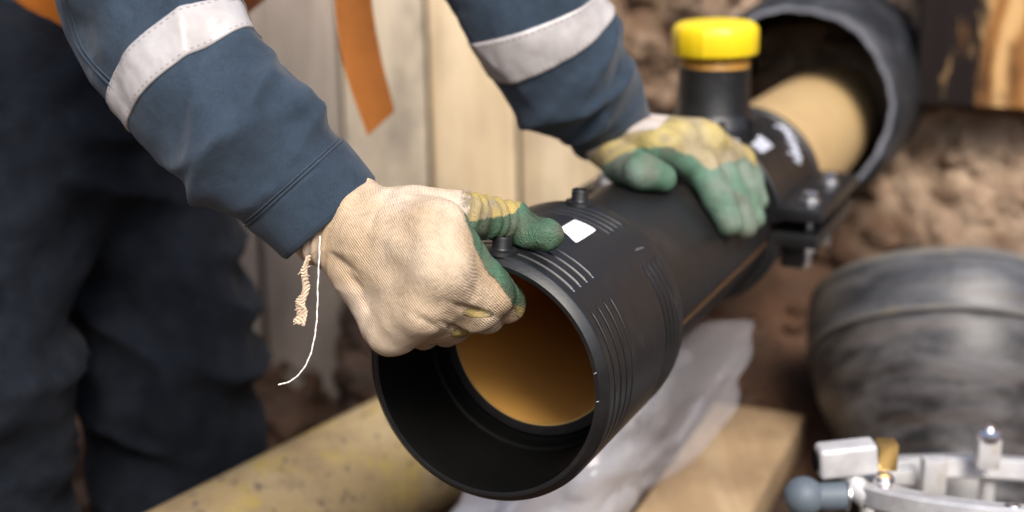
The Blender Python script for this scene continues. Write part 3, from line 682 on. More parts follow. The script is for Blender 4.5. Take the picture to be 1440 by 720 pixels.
# ================================================================== THE WORKER
man = empty('person', (-.45, 1.45, 0), 'worker in navy jacket, dark trousers and knit gloves bending to fit the coupling', 'person')
VIEW = unit(px(720, 360, 1) - CAMP)
class Sleeve:
    def __init__(s, pts, seed, fold=.0035):
        W = np.array([px(*p[:3]) for p in pts]); Rw = np.array([p[3] for p in pts]); Rd = np.array([p[4] for p in pts])
        n = 300; Q = spline(np.c_[W, Rw, Rd], n); s.C = Q[:, :3]; s.Rw = Q[:, 3]; s.Rd = Q[:, 4]
        T = np.gradient(s.C, axis=0); T /= np.linalg.norm(T, axis=1)[:, None]; s.T = T
        N = np.cross(T, VIEW); N /= np.linalg.norm(N, axis=1)[:, None]; s.N = N; s.B = np.cross(T, N)
        s.L = np.r_[0, np.cumsum(np.linalg.norm(np.diff(s.C, axis=0), axis=1))]; s.seed = seed; s.fold = fold; s.extra = []
    def len_at(s, u, v):     # arc length where the centre line passes a pixel
        d = [np.linalg.norm(c - CAMP - (unit(px(u, v, 1) - CAMP)) * ((c - CAMP) @ unit(px(u, v, 1) - CAMP))) for c in s.C]; return float(s.L[int(np.argmin(d))])
    def disp(s, S_, th):
        c, sn = np.cos(th), np.sin(th)
        P = np.stack([c * .9 + 3, sn * .9, S_ * 15 + .9 * c + .5 * sn], -1)
        a = 1 - np.abs(vnoise(P, 1.0, s.seed)) * 2
        P2 = np.stack([c * 1.3, sn * 1.3, S_ * 34 - 1.5 * c], -1)
        b = vnoise(P2, 1.0, s.seed + 5); e = vnoise(np.stack([c * 3, sn * 3, S_ * 60], -1), 1.0, s.seed + 9)
        env = s.env(S_)
        d = s.fold * env * (a * 1.0 + b * .55 + .18 * e) + .0005 * env * fbm(np.stack([c * 6, sn * 6, S_ * 110 + 2 * c], -1), 1.0, 3, s.seed + 20)
        for (s0, t0, ds, dt, k, amp) in s.extra:      # single folds: centre, spread, slant
            dth = (th - t0 + np.pi) % (2 * np.pi) - np.pi
            d = d + 2.1 * amp * np.exp(-(np.sqrt(((S_ - s0 - k * dth) / ds) ** 2 + .03) - .17)) * np.exp(-(dth / dt) ** 2)
        return d
    env = staticmethod(lambda S_: 1.0)
    def P(s, S_, th, off=0.0, k=1.0):
        S_ = np.asarray(S_, float); ip = lambda Y: np.stack([np.interp(S_, s.L, Y[:, i]) for i in range(3)], -1) if Y.ndim == 2 else np.interp(S_, s.L, Y)
        d = s.disp(S_, th) * k + off
        return ip(s.C) + ((ip(s.Rw) + d) * np.cos(th))[..., None] * ip(s.N) + ((ip(s.Rd) + d) * np.sin(th))[..., None] * ip(s.B)
    def sheet(s, name, rows, mat, parent, nth=120, tilt=0.0, k=1.0):
        """rows: list of (arc length, offset)"""
        V = []; uv = []; th = np.linspace(0, 2 * np.pi, nth + 1)
        for (q, off) in rows:
            V.append(s.P(q + tilt * np.cos(th), th, off, k)); uv.append(np.c_[th / (2 * np.pi), np.full(nth + 1, q)])
        o = mesh(name, np.vstack(V), grid_faces(len(rows), nth + 1), mat, parent, True, np.vstack(uv))
        bm = bmesh.new(); bm.from_mesh(o.data); bmesh.ops.remove_doubles(bm, verts=bm.verts, dist=1e-6); bmesh.ops.recalc_face_normals(bm, faces=bm.faces); bm.to_mesh(o.data); bm.free()
        return o
def tape_mat():
    m = M('reflective_tape', .38, .6)
    sx = m.node('ShaderNodeSeparateXYZ'); m.l.new(m.co.outputs['UV'], sx.inputs[0])
    # v runs across the band in metres from its middle (uv row = arc length; edges carried by the tape_edge attribute)
    at = m.attr('edge'); e = m.node('ShaderNodeSeparateColor'); m.l.new(at.outputs['Color'], e.inputs[0])
    row = m.grey(m.math('ABSOLUTE', m.math('SUBTRACT', e.outputs[0], .83)), .05, .03)
    dash = m.grey(m.wave(22, m.vec((1, 0, 0), 'UV'), direction='X'), .40, .55)
    st = m.math('MULTIPLY', row, dash)
    base = m.ramp(m.noise(35, 7, .65), [(.3, (.36, .335, .325)), (.7, (.49, .465, .46))])
    base = m.mix(m.math('MULTIPLY', m.grey(m.noise(14, 6, .7), .52, .72), .5), base, (.40, .345, .30))
    m.color(m.mix(m.math('MULTIPLY', st, .75), base, (.25, .21, .19))); m.bump(m.noise(90, 5, .6), .3, .0012); m.bump(st, -.5, .001)
    return m.m
MAT['tape'] = tape_mat()
def tape(sl, s0, s1, tilt, parent):
    n = 14; rows = [(s0, -.0006)] + [(s0 + (s1 - s0) * i / n, .0016) for i in range(n + 1)] + [(s1, -.0006)]
    o = sl.sheet('reflective_band', rows, MAT['tape'], parent, 160, tilt, 1.0)
    at = o.data.color_attributes.new('edge', 'FLOAT_COLOR', 'POINT')
    uvl = o.data.uv_layers[0].data; ed = np.zeros(len(o.data.vertices))
    for lp_ in o.data.loops: ed[lp_.vertex_index] = abs((uvl[lp_.index].uv[1] - (s0 + s1) / 2) / ((s1 - s0) / 2))
    at.data.foreach_set('color', np.c_[ed, ed, ed, np.ones(len(ed))].ravel())
    return o
def make_sleeve(pts, seed, s_cuff, fold, extra, tape_at, tape_w, tape_tilt, inside, env):
    sl = Sleeve(pts, seed, fold); sl.env = env; sl.extra = extra(sl) if callable(extra) else extra; Lt = sl.L[-1]
    rows = [(q, 0.0) for q in np.linspace(s_cuff - .004, Lt, int((Lt - s_cuff) / .0028))]
    o = sl.sheet('sleeve', rows, MAT['jacket'], man, 160)
    c0 = .0
    crow = [(c0 + .035, -.0075), (c0 + .004, -.0055), (c0, -.004), (c0 - .0008, -.0022), (c0, -.0004), (c0 + .002, .0010)] + [(q, .0014) for q in np.linspace(c0 + .005, s_cuff - .003, 18)] + [(s_cuff - .0005, .0011), (s_cuff + .0008, -.0006)]
    cf = sl.sheet('cuff', crow, MAT['jacket'], o, 160, 0, .55)
    th = np.linspace(0, 2 * np.pi, 161)[:-1]
    def ring(q, off, r, k, mat, nm):
        P = sl.P(np.full(160, q), th, off, k); V = []; F = []
        for i in range(160):
            T = unit(P[(i + 1) % 160] - P[i - 1]); a = unit(np.cross(T, VIEW)); b = np.cross(T, a)
            for j in range(6): V.append(P[i] + r * (math.cos(j * math.pi / 3) * a + math.sin(j * math.pi / 3) * b))
        for i in range(160):
            for j in range(6): F.append((i * 6 + j, ((i + 1) % 160) * 6 + j, ((i + 1) % 160) * 6 + (j + 1) % 6, i * 6 + (j + 1) % 6))
        return mesh(nm, V, F, mat, o)
    ring(s_cuff + .0015, .0004, .0012, .8, MAT['seam'], 'seam'); ring(s_cuff + .0045, .0003, .0006, 1.0, MAT['seam'], 'seam')
    ring(c0 + .004, .0012, .0004, .55, MAT['seam'], 'seam')
    for s0 in tape_at: tape(sl, s0 - tape_w / 2, s0 + tape_w / 2, tape_tilt, o)
    return sl, o
# his right sleeve, in focus
rs_pts = [(465, 311, 1.055, .0440, .036), (441, 284, 1.053, .0455, .038), (415, 256, 1.05, .0480, .041), (350, 185, 1.043, .0520, .047), (268, 98, 1.045, .0560, .053), (205, 18, 1.075, .0580, .057), (150, -70, 1.11, .060, .060), (118, -150, 1.14, .062, .063), (130, -260, 1.20, .066, .068), (170, -400, 1.28, .075, .08)]
def rs_extra(sl):
    q = sl.len_at
    out = []
    for (u, v, th0, ds, dt, k, amp) in ((395, 150, .9, .010, .8, .012, .0055), (372, 165, 1.4, .012, 1.0, -.015, .005), (330, 170, 2.2, .012, .9, .02, .0045), (415, 230, 1.0, .010, .9, -.01, .003), (300, 130, 1.5, .008, .7, .02, -.0035),
                                        (380, 190, .2, .012, .6, .0, .005), (350, 200, 2.9, .012, .6, .01, .004), (245, 70, 1.2, .015, .8, .02, -.003), (215, 30, 2.0, .012, .9, -.02, .005), (405, 200, 2.6, .009, .8, .012, .004)):
        out.append((q(u, v), -th0 if RS_SIGN < 0 else th0, ds, dt, k, amp))
    return out
RS_SIGN = 1
tmp = Sleeve(rs_pts, 3); s_c = tmp.len_at(417, 258); s_t = tmp.len_at(266, 98)
rs, rso = make_sleeve(rs_pts, 3, s_c, .0062, rs_extra, [s_t], .0220, 0.006, None, lambda S_: .25 + .75 * sstep(.02, .09, S_))
def surf_pt(sl, u, v, off=.0006):
    S_, T_ = np.meshgrid(np.linspace(0, sl.L[-1] * .75, 260), np.linspace(0, 2 * np.pi, 180), indexing='ij')
    P = sl.P(S_, T_, off); q = P - CAMP; z = q[..., 1] * cp_ - q[..., 2] * sp_; y = -(q[..., 1] * sp_ + q[..., 2] * cp_)
    e = np.hypot(720 + FPX * q[..., 0] / z - u, 360 + FPX * y / z - v) + 4000 * np.maximum(0, z - np.interp(S_, sl.L, (sl.C - CAMP) @ VIEW))
    i = np.unravel_index(np.argmin(e), e.shape); return P[i]
for k_, pth_ in enumerate(([(86, -6), (97, 30), (108, 62), (122, 84), (142, 106), (163, 128)], [(92, -6), (102, 28), (113, 60), (127, 81), (147, 103), (168, 124)])):
    tube('seam', spline([surf_pt(rs, *q) for q in pth_], 40), .0007 if k_ else .0011, MAT['seam'], rso, 6)
# his left sleeve, further back
ls_pts = [(862, 194, 1.425, .0405, .036), (853, 172, 1.415, .0420, .038), (838, 142, 1.395, .0470, .043), (805, 108, 1.37, .0545, .050), (758, 42, 1.335, .0620, .058), (730, -20, 1.325, .0640, .062), (690, -110, 1.33, .065, .065), (640, -230, 1.36, .068, .07), (560, -400, 1.42, .075, .08)]
tmp = Sleeve(ls_pts, 8); s_c2 = tmp.len_at(840, 146); s_t2 = tmp.len_at(758, 42)
def ls_extra(sl):
    q = sl.len_at
    return [(q(830, 130), .9, .012, .8, .01, .006), (q(810, 110), 1.5, .012, .9, -.02, .007), (q(800, 95), .4, .012, .7, .02, .007), (q(780, 75), 2.2, .013, .9, .02, .006), (q(790, 90), 3.0, .012, .7, .0, .006), (q(815, 120), 1.2, .007, .9, .015, -.005)]
ls, lso = make_sleeve(ls_pts, 8, s_c2, .0045, ls_extra, [s_t2], .027, .004, None, lambda S_: .2 + .8 * sstep(.02, .08, S_))

# trousers ---------------------------------------------------------
def build_implicit(name, fn, lo, hi, h, mat, parent, it=3, disp=None, colfn=None):
    V, F = surface_nets(fn, lo, hi, h); V = relax(V, F, it)
    N = vnormals(V, F)
    if disp is not None: V = V + N * disp(V, N)[:, None]; N = vnormals(V, F)
    ca = colfn(V, N) if colfn else None
    return mesh(name, V, F, mat, parent, True, None, ca)
HN, HF = px(2, 160, 1.47), px(160, 150, 1.63)            # hip joints
KN, KF = px(-42, 500, 1.40), px(238, 520, 1.62)          # knees
AN, AF = A([KN[0] - .02, KN[1] + .02, .10]), A([KF[0] - .01, KF[1] + .03, .10])
WA = px(60, 20, 1.56)
def trouser_fn(P):
    d, _ = cone_d(P, HN, KN, .118, .090); e, _ = cone_d(P, KN, AN, .089, .078); near = smin(d, e, .03)
    d, _ = cone_d(P, HF, KF, .120, .099); e, _ = cone_d(P, KF, AF, .098, .085); far = smin(d, e, .03)
    hip, _ = cone_d(P, HN, HF, .125, .125); ws, _ = cone_d(P, (HN + HF) / 2, WA, .15, .155)
    return smin(smin(smin(near, far, .012), hip, .05), ws, .06)
def trouser_disp(V, N):
    z = V[:, 2]; env = .35 + .65 * np.exp(-((z - .62) / .16) ** 2) + .5 * np.exp(-((z - .95) / .10) ** 2)
    P = np.c_[V[:, 0] * 7, V[:, 1] * 7, z * 17 + V[:, 0] * 9]
    a = 1 - 2 * np.abs(vnoise(P, 1.0, 14)); b = vnoise(np.c_[V[:, 0] * 16, V[:, 1] * 16, z * 30 - V[:, 0] * 18], 1.0, 15)
    return env * (.015 * a + .007 * b) + .002 * vnoise(V, 60, 2)
lo = np.minimum.reduce([HN, HF, KN, KF, AN, AF, WA]) - .2; hi = np.maximum.reduce([HN, HF, KN, KF, AN, AF, WA]) + .2; lo[2] = .03
tr = build_implicit('trousers', trouser_fn, lo, hi, .0075, MAT['trouser'], man, 3, trouser_disp)
# side seam and pocket edge on the near hip
for An, nm in ((AN, 'boot'), (AF, 'boot')):
    toe = A([An[0] + .13, An[1] - .06, .045]); heel = A([An[0] - .04, An[1] + .02, .045])
    def boot_fn(P, An=An, toe=toe, heel=heel):
        a, _ = cone_d(P, An + A([0, 0, .10]), heel + A([.02, -.01, .02]), .060, .055); b, _ = cone_d(P, heel, toe, .046, .044)
        return np.maximum(smin(a, b, .04), .003 - P[:, 2])
    build_implicit(nm, boot_fn, np.minimum(toe, An) - A([.13, .12, .05]), np.maximum(toe, An) + A([.1, .12, .25]), .009, MAT['boot'], man, 3)
# jacket body, orange vest, head (above the picture)
SR, SL = px(185, -420, 1.29), px(545, -425, 1.44); CH = (SR + SL) / 2 + A([-.03, .03, -.02]); WB = px(75, -15, 1.55)
def torso(P, g):
    a, _ = cone_d(P, WB, CH, .158 + g, .150 + g); b, _ = cone_d(P, SR, SL, .085 + g, .085 + g); c, _ = cone_d(P, WB + (CH - WB) * .5 + A([.05, -.02, 0]), CH, .13 + g, .14 + g)
    return smin(smin(a, b, .08), c, .06)
hem = px(60, 92, 1.5)
AXT = unit(CH - WB)
def jac_fn(P): return np.maximum(torso(P, 0), -(P - px(70, 70, 1.5)) @ AXT)
def fold_disp(V, N): return .006 * (1 - 2 * np.abs(vnoise(np.c_[V[:, 0] * 9, V[:, 1] * 9, V[:, 2] * 16], 1, 4))) + .003 * vnoise(V, 30, 6)
build_implicit('jacket', jac_fn, np.minimum.reduce([WB, CH, SR, SL]) - .32, np.maximum.reduce([WB, CH, SR, SL]) + .3, .009, MAT['jacket'], man, 3, fold_disp)
def vest_fn(P): return np.maximum(torso(P, .012), -(P - px(40, 0, 1.42)) @ AXT)
build_implicit('vest', vest_fn, np.minimum.reduce([WB, CH]) - .3, np.maximum.reduce([WB, CH]) + .3, .009, MAT['vest'], man, 3, lambda V, N: .006 * vnoise(V, 14, 9))
HD = CH + A([.16, -.13, .17]); fwd = unit(A([.55, -.6, -.55]))
def head_fn(P):
    hu = unit(UP + fwd * .4); side = unit(np.cross(fwd, hu))
    a, _ = cone_d(P, CH + A([.02, -.01, .03]), HD, .07, .058); b, _ = cone_d(P, HD + hu * .03 - fwd * .01, HD - hu * .035 + fwd * .02, .090, .066)
    n, _ = cone_d(P, HD + fwd * .095 - hu * .005, HD + fwd * .105 - hu * .03, .010, .014); d = smin(smin(a, b, .03), n, .015)
    for s in (1, -1): e, _ = cone_d(P, HD + side * s * .082 + hu * .01, HD + side * s * .086 - hu * .02, .012, .010); d = smin(d, e, .008)
    return d
build_implicit('body', head_fn, np.minimum(HD, CH) - .18, np.maximum(HD, CH) + .2, .007, MAT['skin'], man, 2)
hu = unit(UP + fwd * .4)
lathe('hard_hat', [(.0, .135), (.004, .136), (.006, .112), (.05, .106), (.09, .082), (.112, .045), (.118, .0001)], HD + hu * .035 - fwd * .01, hu, MAT['helmet'], man, 48)
# dangling orange strap
sp1 = spline([px(497, -220, 1.52), px(488, -60, 1.50), px(494, 40, 1.50), px(508, 110, 1.51), px(526, 172, 1.515)], 50)
sp2 = spline([px(452, -220, 1.53), px(436, -60, 1.50), px(478 - 4, 60, 1.50), px(492, 120, 1.51), px(516, 190, 1.515)], 50)
def ribbon(name, L1, L2, mat, parent, thick=.002):
    n = len(L1); V = []
    for i in range(n):
        nrm = unit(np.cross(L2[i] - L1[i], L1[min(i + 1, n - 1)] - L1[max(i - 1, 0)]))
        for q in (L1[i] + nrm * thick / 2, L2[i] + nrm * thick / 2, L2[i] - nrm * thick / 2, L1[i] - nrm * thick / 2): V.append(q)
    F = []
    for i in range(n - 1):
        for k in range(4): F.append((i * 4 + k, i * 4 + (k + 1) % 4, (i + 1) * 4 + (k + 1) % 4, (i + 1) * 4 + k))
    F += [(0, 1, 2, 3), tuple((n - 1) * 4 + k for k in (3, 2, 1, 0))]
    return autosmooth(fixn(mesh(name, V, F, mat, parent)), 50)
L1 = spline([px(522, -220, 1.53), px(523, -80, 1.50), px(523, 0, 1.50), px(536, 80, 1.505), px(555, 156, 1.515)], 60)
L2 = spline([px(466, -220, 1.53), px(468, -80, 1.50), px(470, 0, 1.50), px(484, 95, 1.505), px(517, 191, 1.515)], 60)
rb = ribbon('hanging_strap', L1, L2, MAT['strap'], man); rb['label'] = 'orange webbing strap hanging down from the vest'

# gloves -----------------------------------------------------------
def glove_mat(name, rot, knit_scale):
    m = M(name, .85, .3)
    knit = m.attr('knit').outputs['Color']; yel = m.attr('yel').outputs['Color']; grn = m.attr('grn').outputs['Color']
    mk = m.node('ShaderNodeSeparateColor'); m.l.new(m.attr('mask').outputs['Color'], mk.inputs[0])
    wob = m.math('MULTIPLY', m.math('SUBTRACT', m.noise(160, 5, .7), .5), .30)
    coat = m.grey(m.math('ADD', mk.outputs[0], wob), .47, .53)
    green = m.grey(m.math('ADD', mk.outputs[1], m.math('MULTIPLY', m.math('SUBTRACT', m.noise(120, 6, .7), .5), .5)), .44, .56)
    v = m.vec((1, 1, 1), 'Object', rot)
    k = m.wave(knit_scale, v, 2.6, 2, 1.2, 'X'); k2 = m.wave(knit_scale * .8, v, 2.0, 2, 3.0, 'Y'); kn = m.math('ADD', m.math('MULTIPLY', k, .72), m.math('MULTIPLY', k2, .28))
    inv = m.math('SUBTRACT', 1.0, m.math('MULTIPLY', coat, .65))
    c = m.mix(coat, knit, m.mix(green, yel, grn))
    edge = m.math('MULTIPLY', m.grey(m.math('ABSOLUTE', m.math('SUBTRACT', m.math('ADD', mk.outputs[0], wob), .50)), .16, .02), m.grey(m.noise(380, 4, .7), .30, .55))
    dirt = m.math('MAXIMUM', m.math('MULTIPLY', edge, mk.outputs[2]), m.math('MULTIPLY', m.grey(m.noise(70, 7, .72), .50, .68), .6))
    c = m.mix(m.math('MULTIPLY', m.math('MULTIPLY', m.math('SUBTRACT', 1.0, kn), inv), .26), c, m.mix(1.0, c, (.42, .33, .25), 'MULTIPLY'))
    c = m.mix(m.math('MULTIPLY', m.grey(m.noise(30, 7, .7), .48, .72), .30), c, m.mix(1.0, c, (.60, .50, .38), 'MULTIPLY'))
    c = m.mix(m.math('MULTIPLY', m.grey(m.noise(900, 2, .6), .55, .75), .25), c, m.mix(1.0, c, (.45, .4, .35), 'MULTIPLY'))
    c = m.mix(m.math('MULTIPLY', dirt, .8), c, m.mix(.65, c, (.13, .105, .075)))
    m.color(c); rg = m.node('ShaderNodeMapRange'); rg.inputs[3].default_value = .92; rg.inputs[4].default_value = .5; m.l.new(coat, rg.inputs[0]); m.rough(rg.outputs[0])
    m.bump(m.math('MULTIPLY', kn, inv), .45, .0011); m.bump(m.noise(420, 4, .65), .55, .0010); m.bump(m.noise(130, 6, .65), .45, .0022)
    cr = m.noise(75, 5, .6, dist=1.5); m.bump(m.math('MULTIPLY', m.grey(m.math('ABSOLUTE', m.math('SUBTRACT', cr, .5)), .0, .07), coat), .4, .0025); m.bump(coat, .5, .0008); return m.m
def hand(name, chains, palm, fk, parent, mat, colfn, h=.0017, it=2, disp=None, wristcut=None):
    """chains: lists of (point, radius); palm: list of (a, b, ra, rb)"""
    def fn(P):
        pd = None
        for a, b, ra, rb in palm:
            d, _ = cone_d(P, a, b, ra, rb); pd = d if pd is None else smin(pd, d, .013)
        fd = None
        for c in chains:
            cdm = None
            for (a, ra), (b, rb) in zip(c[:-1], c[1:]):
                d, _ = cone_d(P, a, b, ra, rb); cdm = d if cdm is None else smin(cdm, d, .005)
            fd = cdm if fd is None else smin(fd, cdm, .0022)
        D = smin(pd, fd, fk)
        if wristcut is not None: D = np.maximum(D, (P - wristcut[0]) @ wristcut[1])
        return D
    pts = A([p for c in chains for p, _ in c] + [q for a, b, _, _ in palm for q in (a, b)])
    V, F = surface_nets(fn, pts.min(0) - .025, pts.max(0) + .025, h); V = relax(V, F, it); N = vnormals(V, F)
    if disp is not None: V = V + N * disp(V, N)[:, None]; N = vnormals(V, F)
    return mesh(name, V, F, mat, parent, True, None, colfn(V, N))
BEIGE, DIRT, YEL, GRN, WHITE = A([.64, .52, .385]), A([.19, .16, .125]), A([.46, .345, .11]), A([.075, .165, .10]), A([.66, .60, .54])
def lerp(a, b, t): return a + (b - a) * np.clip(t, 0, 1)[:, None]
def projpx(V):
    q = V - CAMP; x = q[:, 0]; z = q[:, 1] * cp_ - q[:, 2] * sp_; y = -(q[:, 1] * sp_ + q[:, 2] * cp_); return 720 + FPX * x / z, 360 + FPX * y / z

# right hand gripping the rim: fingers inside the bore, thumb outside
idx = [px(616, 318, 1.006), px(694, 407, 1.034), px(711, 424, 1.064), px(700, 420, 1.092)]
mid = [px(618, 378, 1.000), px(670, 429, 1.037), px(682, 440, 1.070), px(668, 444, 1.096)]
rng = [px(590, 430, 1.012), px(627, 447, 1.046), px(640, 456, 1.078), px(626, 462, 1.104)]
pnk = [px(550, 461, 1.034), px(582, 462, 1.062), px(594, 468, 1.090), px(584, 470, 1.110)]
def onR(u, v, R): return hit(u, v, R)
t_ip, t_tip = onR(722, 313, .1165), onR(769, 331, .1145)
thumb = [px(575, 296, 1.035), px(652, 304, 1.038), t_ip, (t_ip + t_tip) / 2 + (t_ip - PC - PA * ((t_ip - PC) @ PA)) * -.03, t_tip]
chains = [list(zip(idx, (.0162, .0148, .0138, .0125))), list(zip(mid, (.0178, .0150, .0138, .0125))), list(zip(rng, (.0170, .0142, .013, .012))), list(zip(pnk, (.0158, .0132, .012, .011))), list(zip(thumb, (.0190, .0160, .0142, .0122, .0136)))]
wr, wu = px(497, 282, 1.050), px(452, 331, 1.052)
ar, au = px(462, 248, 1.052), px(416, 296, 1.054)
palm = [(px(515, 288, 1.040), idx[0], .0175, .0166), (px(500, 302, 1.035), mid[0], .0185, .0185), (px(484, 318, 1.038), rng[0], .0180, .0175), (px(466, 335, 1.046), pnk[0], .0165, .0165),
        (wr, ar, .0160, .0165), (wu, au, .0160, .0165), ((wr + wu) / 2, (ar + au) / 2, .0205, .0200), (wr, wu, .0165, .0165), (px(560, 350, 1.035), px(600, 390, 1.03), .022, .022)]
fill = [((a + b) / 2, (c_ + d_) / 2, .0165, .0150) for a, b, c_, d_ in ((idx[0], mid[0], idx[1], mid[1]), (mid[0], rng[0], mid[1], rng[1]), (rng[0], pnk[0], rng[1], pnk[1]))]
palm += fill + [(idx[0], mid[0], .017, .017), (mid[0], rng[0], .017, .0165), (rng[0], pnk[0], .0165, .0155)]
HAX = unit(mid[0] - (wr + wu) / 2)
DORS = unit(-VIEW * 1.0 + A([-.35, 0, -.25]))
def rdisp(V, N):
    d = .0006 * vnoise(V, 90, 3) + .0011 * vnoise(V, 38, 4)
    s = (V - (wr + wu) / 2) @ HAX
    d = d + .0010 * np.exp(-(s / .018) ** 2) * np.sin(s * 900 + 3 * vnoise(V, 25, 8))     # ribbed wrist
    T = V @ unit(HAX + .4 * UP)
    d = d + .0014 * np.exp(-((s - .030) / .016) ** 2) * (1 - 2 * np.abs(vnoise(np.c_[V[:, 0] * 25, V[:, 1] * 25, V[:, 2] * 70], 1, 9)))
    d = d + .0030 * fbm(V, 22, 3, 71) * .5 - .0016 * np.exp(-((((V - (wr + wu) / 2) @ HAX) - .052 - .25 * ((V - (wr + wu) / 2) @ unit(wu - wr))) / .004) ** 2) * (.5 + .5 * vnoise(V, 30, 72))
    ku, kv = projpx(V)
    for (cx_, cy_, an, ln_, wd_, am) in ((664, 436, 18, 26, 4.5, .0038), (640, 462, 25, 20, 4, .0032), (500, 398, 50, 26, 5, .0020), (486, 372, 40, 24, 5, .0018), (512, 424, 58, 24, 5, .0016), (560, 284, -12, 34, 5, .0014), (655, 395, 60, 30, 5, .0012), (600, 452, 30, 24, 5, .0016)):
        ca_, sa_ = math.cos(R_(an)), math.sin(R_(an)); q1 = (ku - cx_) * ca_ + (kv - cy_) * sa_; q2 = -(ku - cx_) * sa_ + (kv - cy_) * ca_
        d = d - am * np.exp(-(q1 / ln_) ** 2 - (q2 / wd_) ** 2) * sstep(-.1, .3, N @ DORS)
    tc = (V - thumb[1]) @ unit(thumb[2] - thumb[1]); near = np.exp(-(np.linalg.norm(V - (thumb[1] + thumb[2]) / 2, axis=1) / .035) ** 2)
    d = d + near * .0013 * np.sin(tc * 620 + 4 * vnoise(V, 40, 12))
    f2 = np.exp(-(np.linalg.norm(V - (mid[1] + rng[1]) / 2, axis=1) / .03) ** 2); d = d + f2 * .0012 * (1 - 2 * np.abs(vnoise(V, 75, 13)))
    return d
def rcol(V, N):
    nz = vnoise(V, 70, 31) * .6 + vnoise(V, 220, 32) * .4
    def along(c):
        best = np.full(len(V), 9.); sv_ = np.zeros(len(V)); tot = 0
        for (a, ra), (b, rb) in zip(c[:-1], c[1:]):
            d, h = cone_d(V, a, b, ra, rb); L = np.linalg.norm(A(b) - A(a)); m = d < best; best[m] = d[m]; sv_[m] = tot + h[m] * L; tot += L
        return best, sv_
    bt, stt = along(chains[4]); others = np.minimum.reduce([along(c)[0] for c in chains[:4]])
    u0, v0 = projpx(V)
    isth = sstep(4, -4, v0 - np.interp(u0, [640, 668, 690, 720, 800], [318, 330, 342, 380, 420])) * sstep(.004, -.004, bt - others) * sstep(.034, .044, stt + .004 * nz)
    f = N @ DORS; u, v = projpx(V)
    ln = u - np.interp(v, [280, 300, 345, 385, 415, 440, 520], [655, 650, 659, 680, 705, 717, 728])       # where the dipped coating starts on the index side
    along_h = (V - (wr + wu) / 2) @ HAX
    side = .5 + (ln - 9 + 4 * nz) / 34                                   # signed distance to the dip line on the index side
    back = np.minimum(.5 + (.02 - f) * 1.6, .5 + (ln - 3) / 34)          # and round the palm side of the fingers
    under = np.minimum(.5 + (-.1 - f) * 1.6, .5 + (v - 448) / 30)
    pat = np.maximum(np.exp(-(((u - 672) * .9 + (v - 440) * .45) / 24) ** 2 - (((v - 440) - (u - 672) * .1) / 8) ** 2), np.exp(-((u - 646) / 15) ** 2 - ((v - 468) / 8) ** 2))
    coat = np.maximum.reduce([side, back, under, pat * 1.05])
    coat = np.minimum(coat, .5 + (along_h - .072) * 12)
    coat = np.maximum(coat, np.where(isth > .02, .5 + (stt - .041 + .003 * nz) * 14, 0))
    coat = np.clip(coat, 0, 1)
    knit = lerp(np.tile(BEIGE, (len(V), 1)), BEIGE * A([.82, .73, .62]), .5 + .6 * vnoise(V, 26, 41))
    knit = lerp(knit, WHITE, .5 * sstep(0, .8, f) * sstep(.25, .9, vnoise(V, 18, 44) + .4))
    knit = lerp(knit, BEIGE * A([.62, .52, .40]), .6 * sstep(-26, 4, ln + 8 * nz) * sstep(300, 330, v))
    g = lerp(np.tile(GRN, (len(V), 1)), GRN * A([.5, .42, .4]), .35 + .9 * vnoise(V, 60, 43)); g = lerp(g, DIRT, sstep(.0, .8, vnoise(V, 45, 47)) * .5)
    yb = lerp(np.tile(YEL, (len(V), 1)), DIRT * 1.3, .3 + .8 * vnoise(V, 80, 46))
    gth = .5 + (v - np.interp(u, [640, 670, 700, 722, 735, 745], [318, 312, 306, 300, 284, 262]) + 4 * nz) / 24
    gix = .5 + (430 - v) / 40
    green = np.clip(np.where(isth > .3, gth, gix), 0, 1)
    return {'knit': np.clip(knit, 0, 1), 'yel': np.clip(yb, 0, 1), 'grn': np.clip(g, 0, 1), 'mask': np.c_[coat, green, np.ones(len(V))]}
MAT['glove_r'] = glove_mat('knit_glove_cloth', (R_(20), R_(35), R_(15)), 190)
gr = hand('glove', chains, palm, .009, man, MAT['glove_r'], rcol, .0016, 2, rdisp, (px(448, 268, 1.05), unit(px(400, 220, 1.05) - px(480, 300, 1.05))))
gr['label'] = 'beige knit glove with green coated thumb gripping the coupling rim'
# ragged ends hanging from the cuff
pth = [(450, 332, 1.022), (449, 360, 1.02), (447, 400, 1.02), (446, 440, 1.02), (443, 470, 1.02), (436, 500, 1.02), (424, 522, 1.02), (408, 536, 1.02), (391, 541, 1.02)]
tube('loose_thread', [px(q[0] + .35 * math.sin(i * 1.1), q[1], q[2]) for i, q in enumerate(spline(pth, 60))], [.00055 + .00018 * math.sin(i * 2.3) for i in range(60)], M('white_thread', .8).color((.80, .77, .72)).m, gr, 6)
fr = spline([(434, 362, 1.03), (427, 382, 1.03), (431, 405, 1.03), (422, 425, 1.03), (425, 440, 1.03), (420, 455, 1.03)], 70)
MAT['yarn'] = M('frayed_yarn', .9).color((.60, .47, .34)).m
for k in range(3):
    ph = k * 2.1
    tube('frayed_yarn', [px(u + 5 * math.sin(i * .55 + ph) * (.5 + i / 70), v + 3 * math.cos(i * .8 + ph), Z + .002 * math.sin(i * .6 + ph)) for i, (u, v, Z) in enumerate(fr)], .0010, MAT['yarn'], gr, 5)
for k in range(26):
    i = random.randint(5, 69); u, v, Z = fr[i]; dx, dy = random.uniform(-9, 9), random.uniform(-3, 9)
    tube('yarn_fibre', [px(u, v, Z), px(u + dx * .6, v + dy * .3, Z - .001), px(u + dx, v + dy, Z)], .0004, MAT['yarn'], gr, 4)

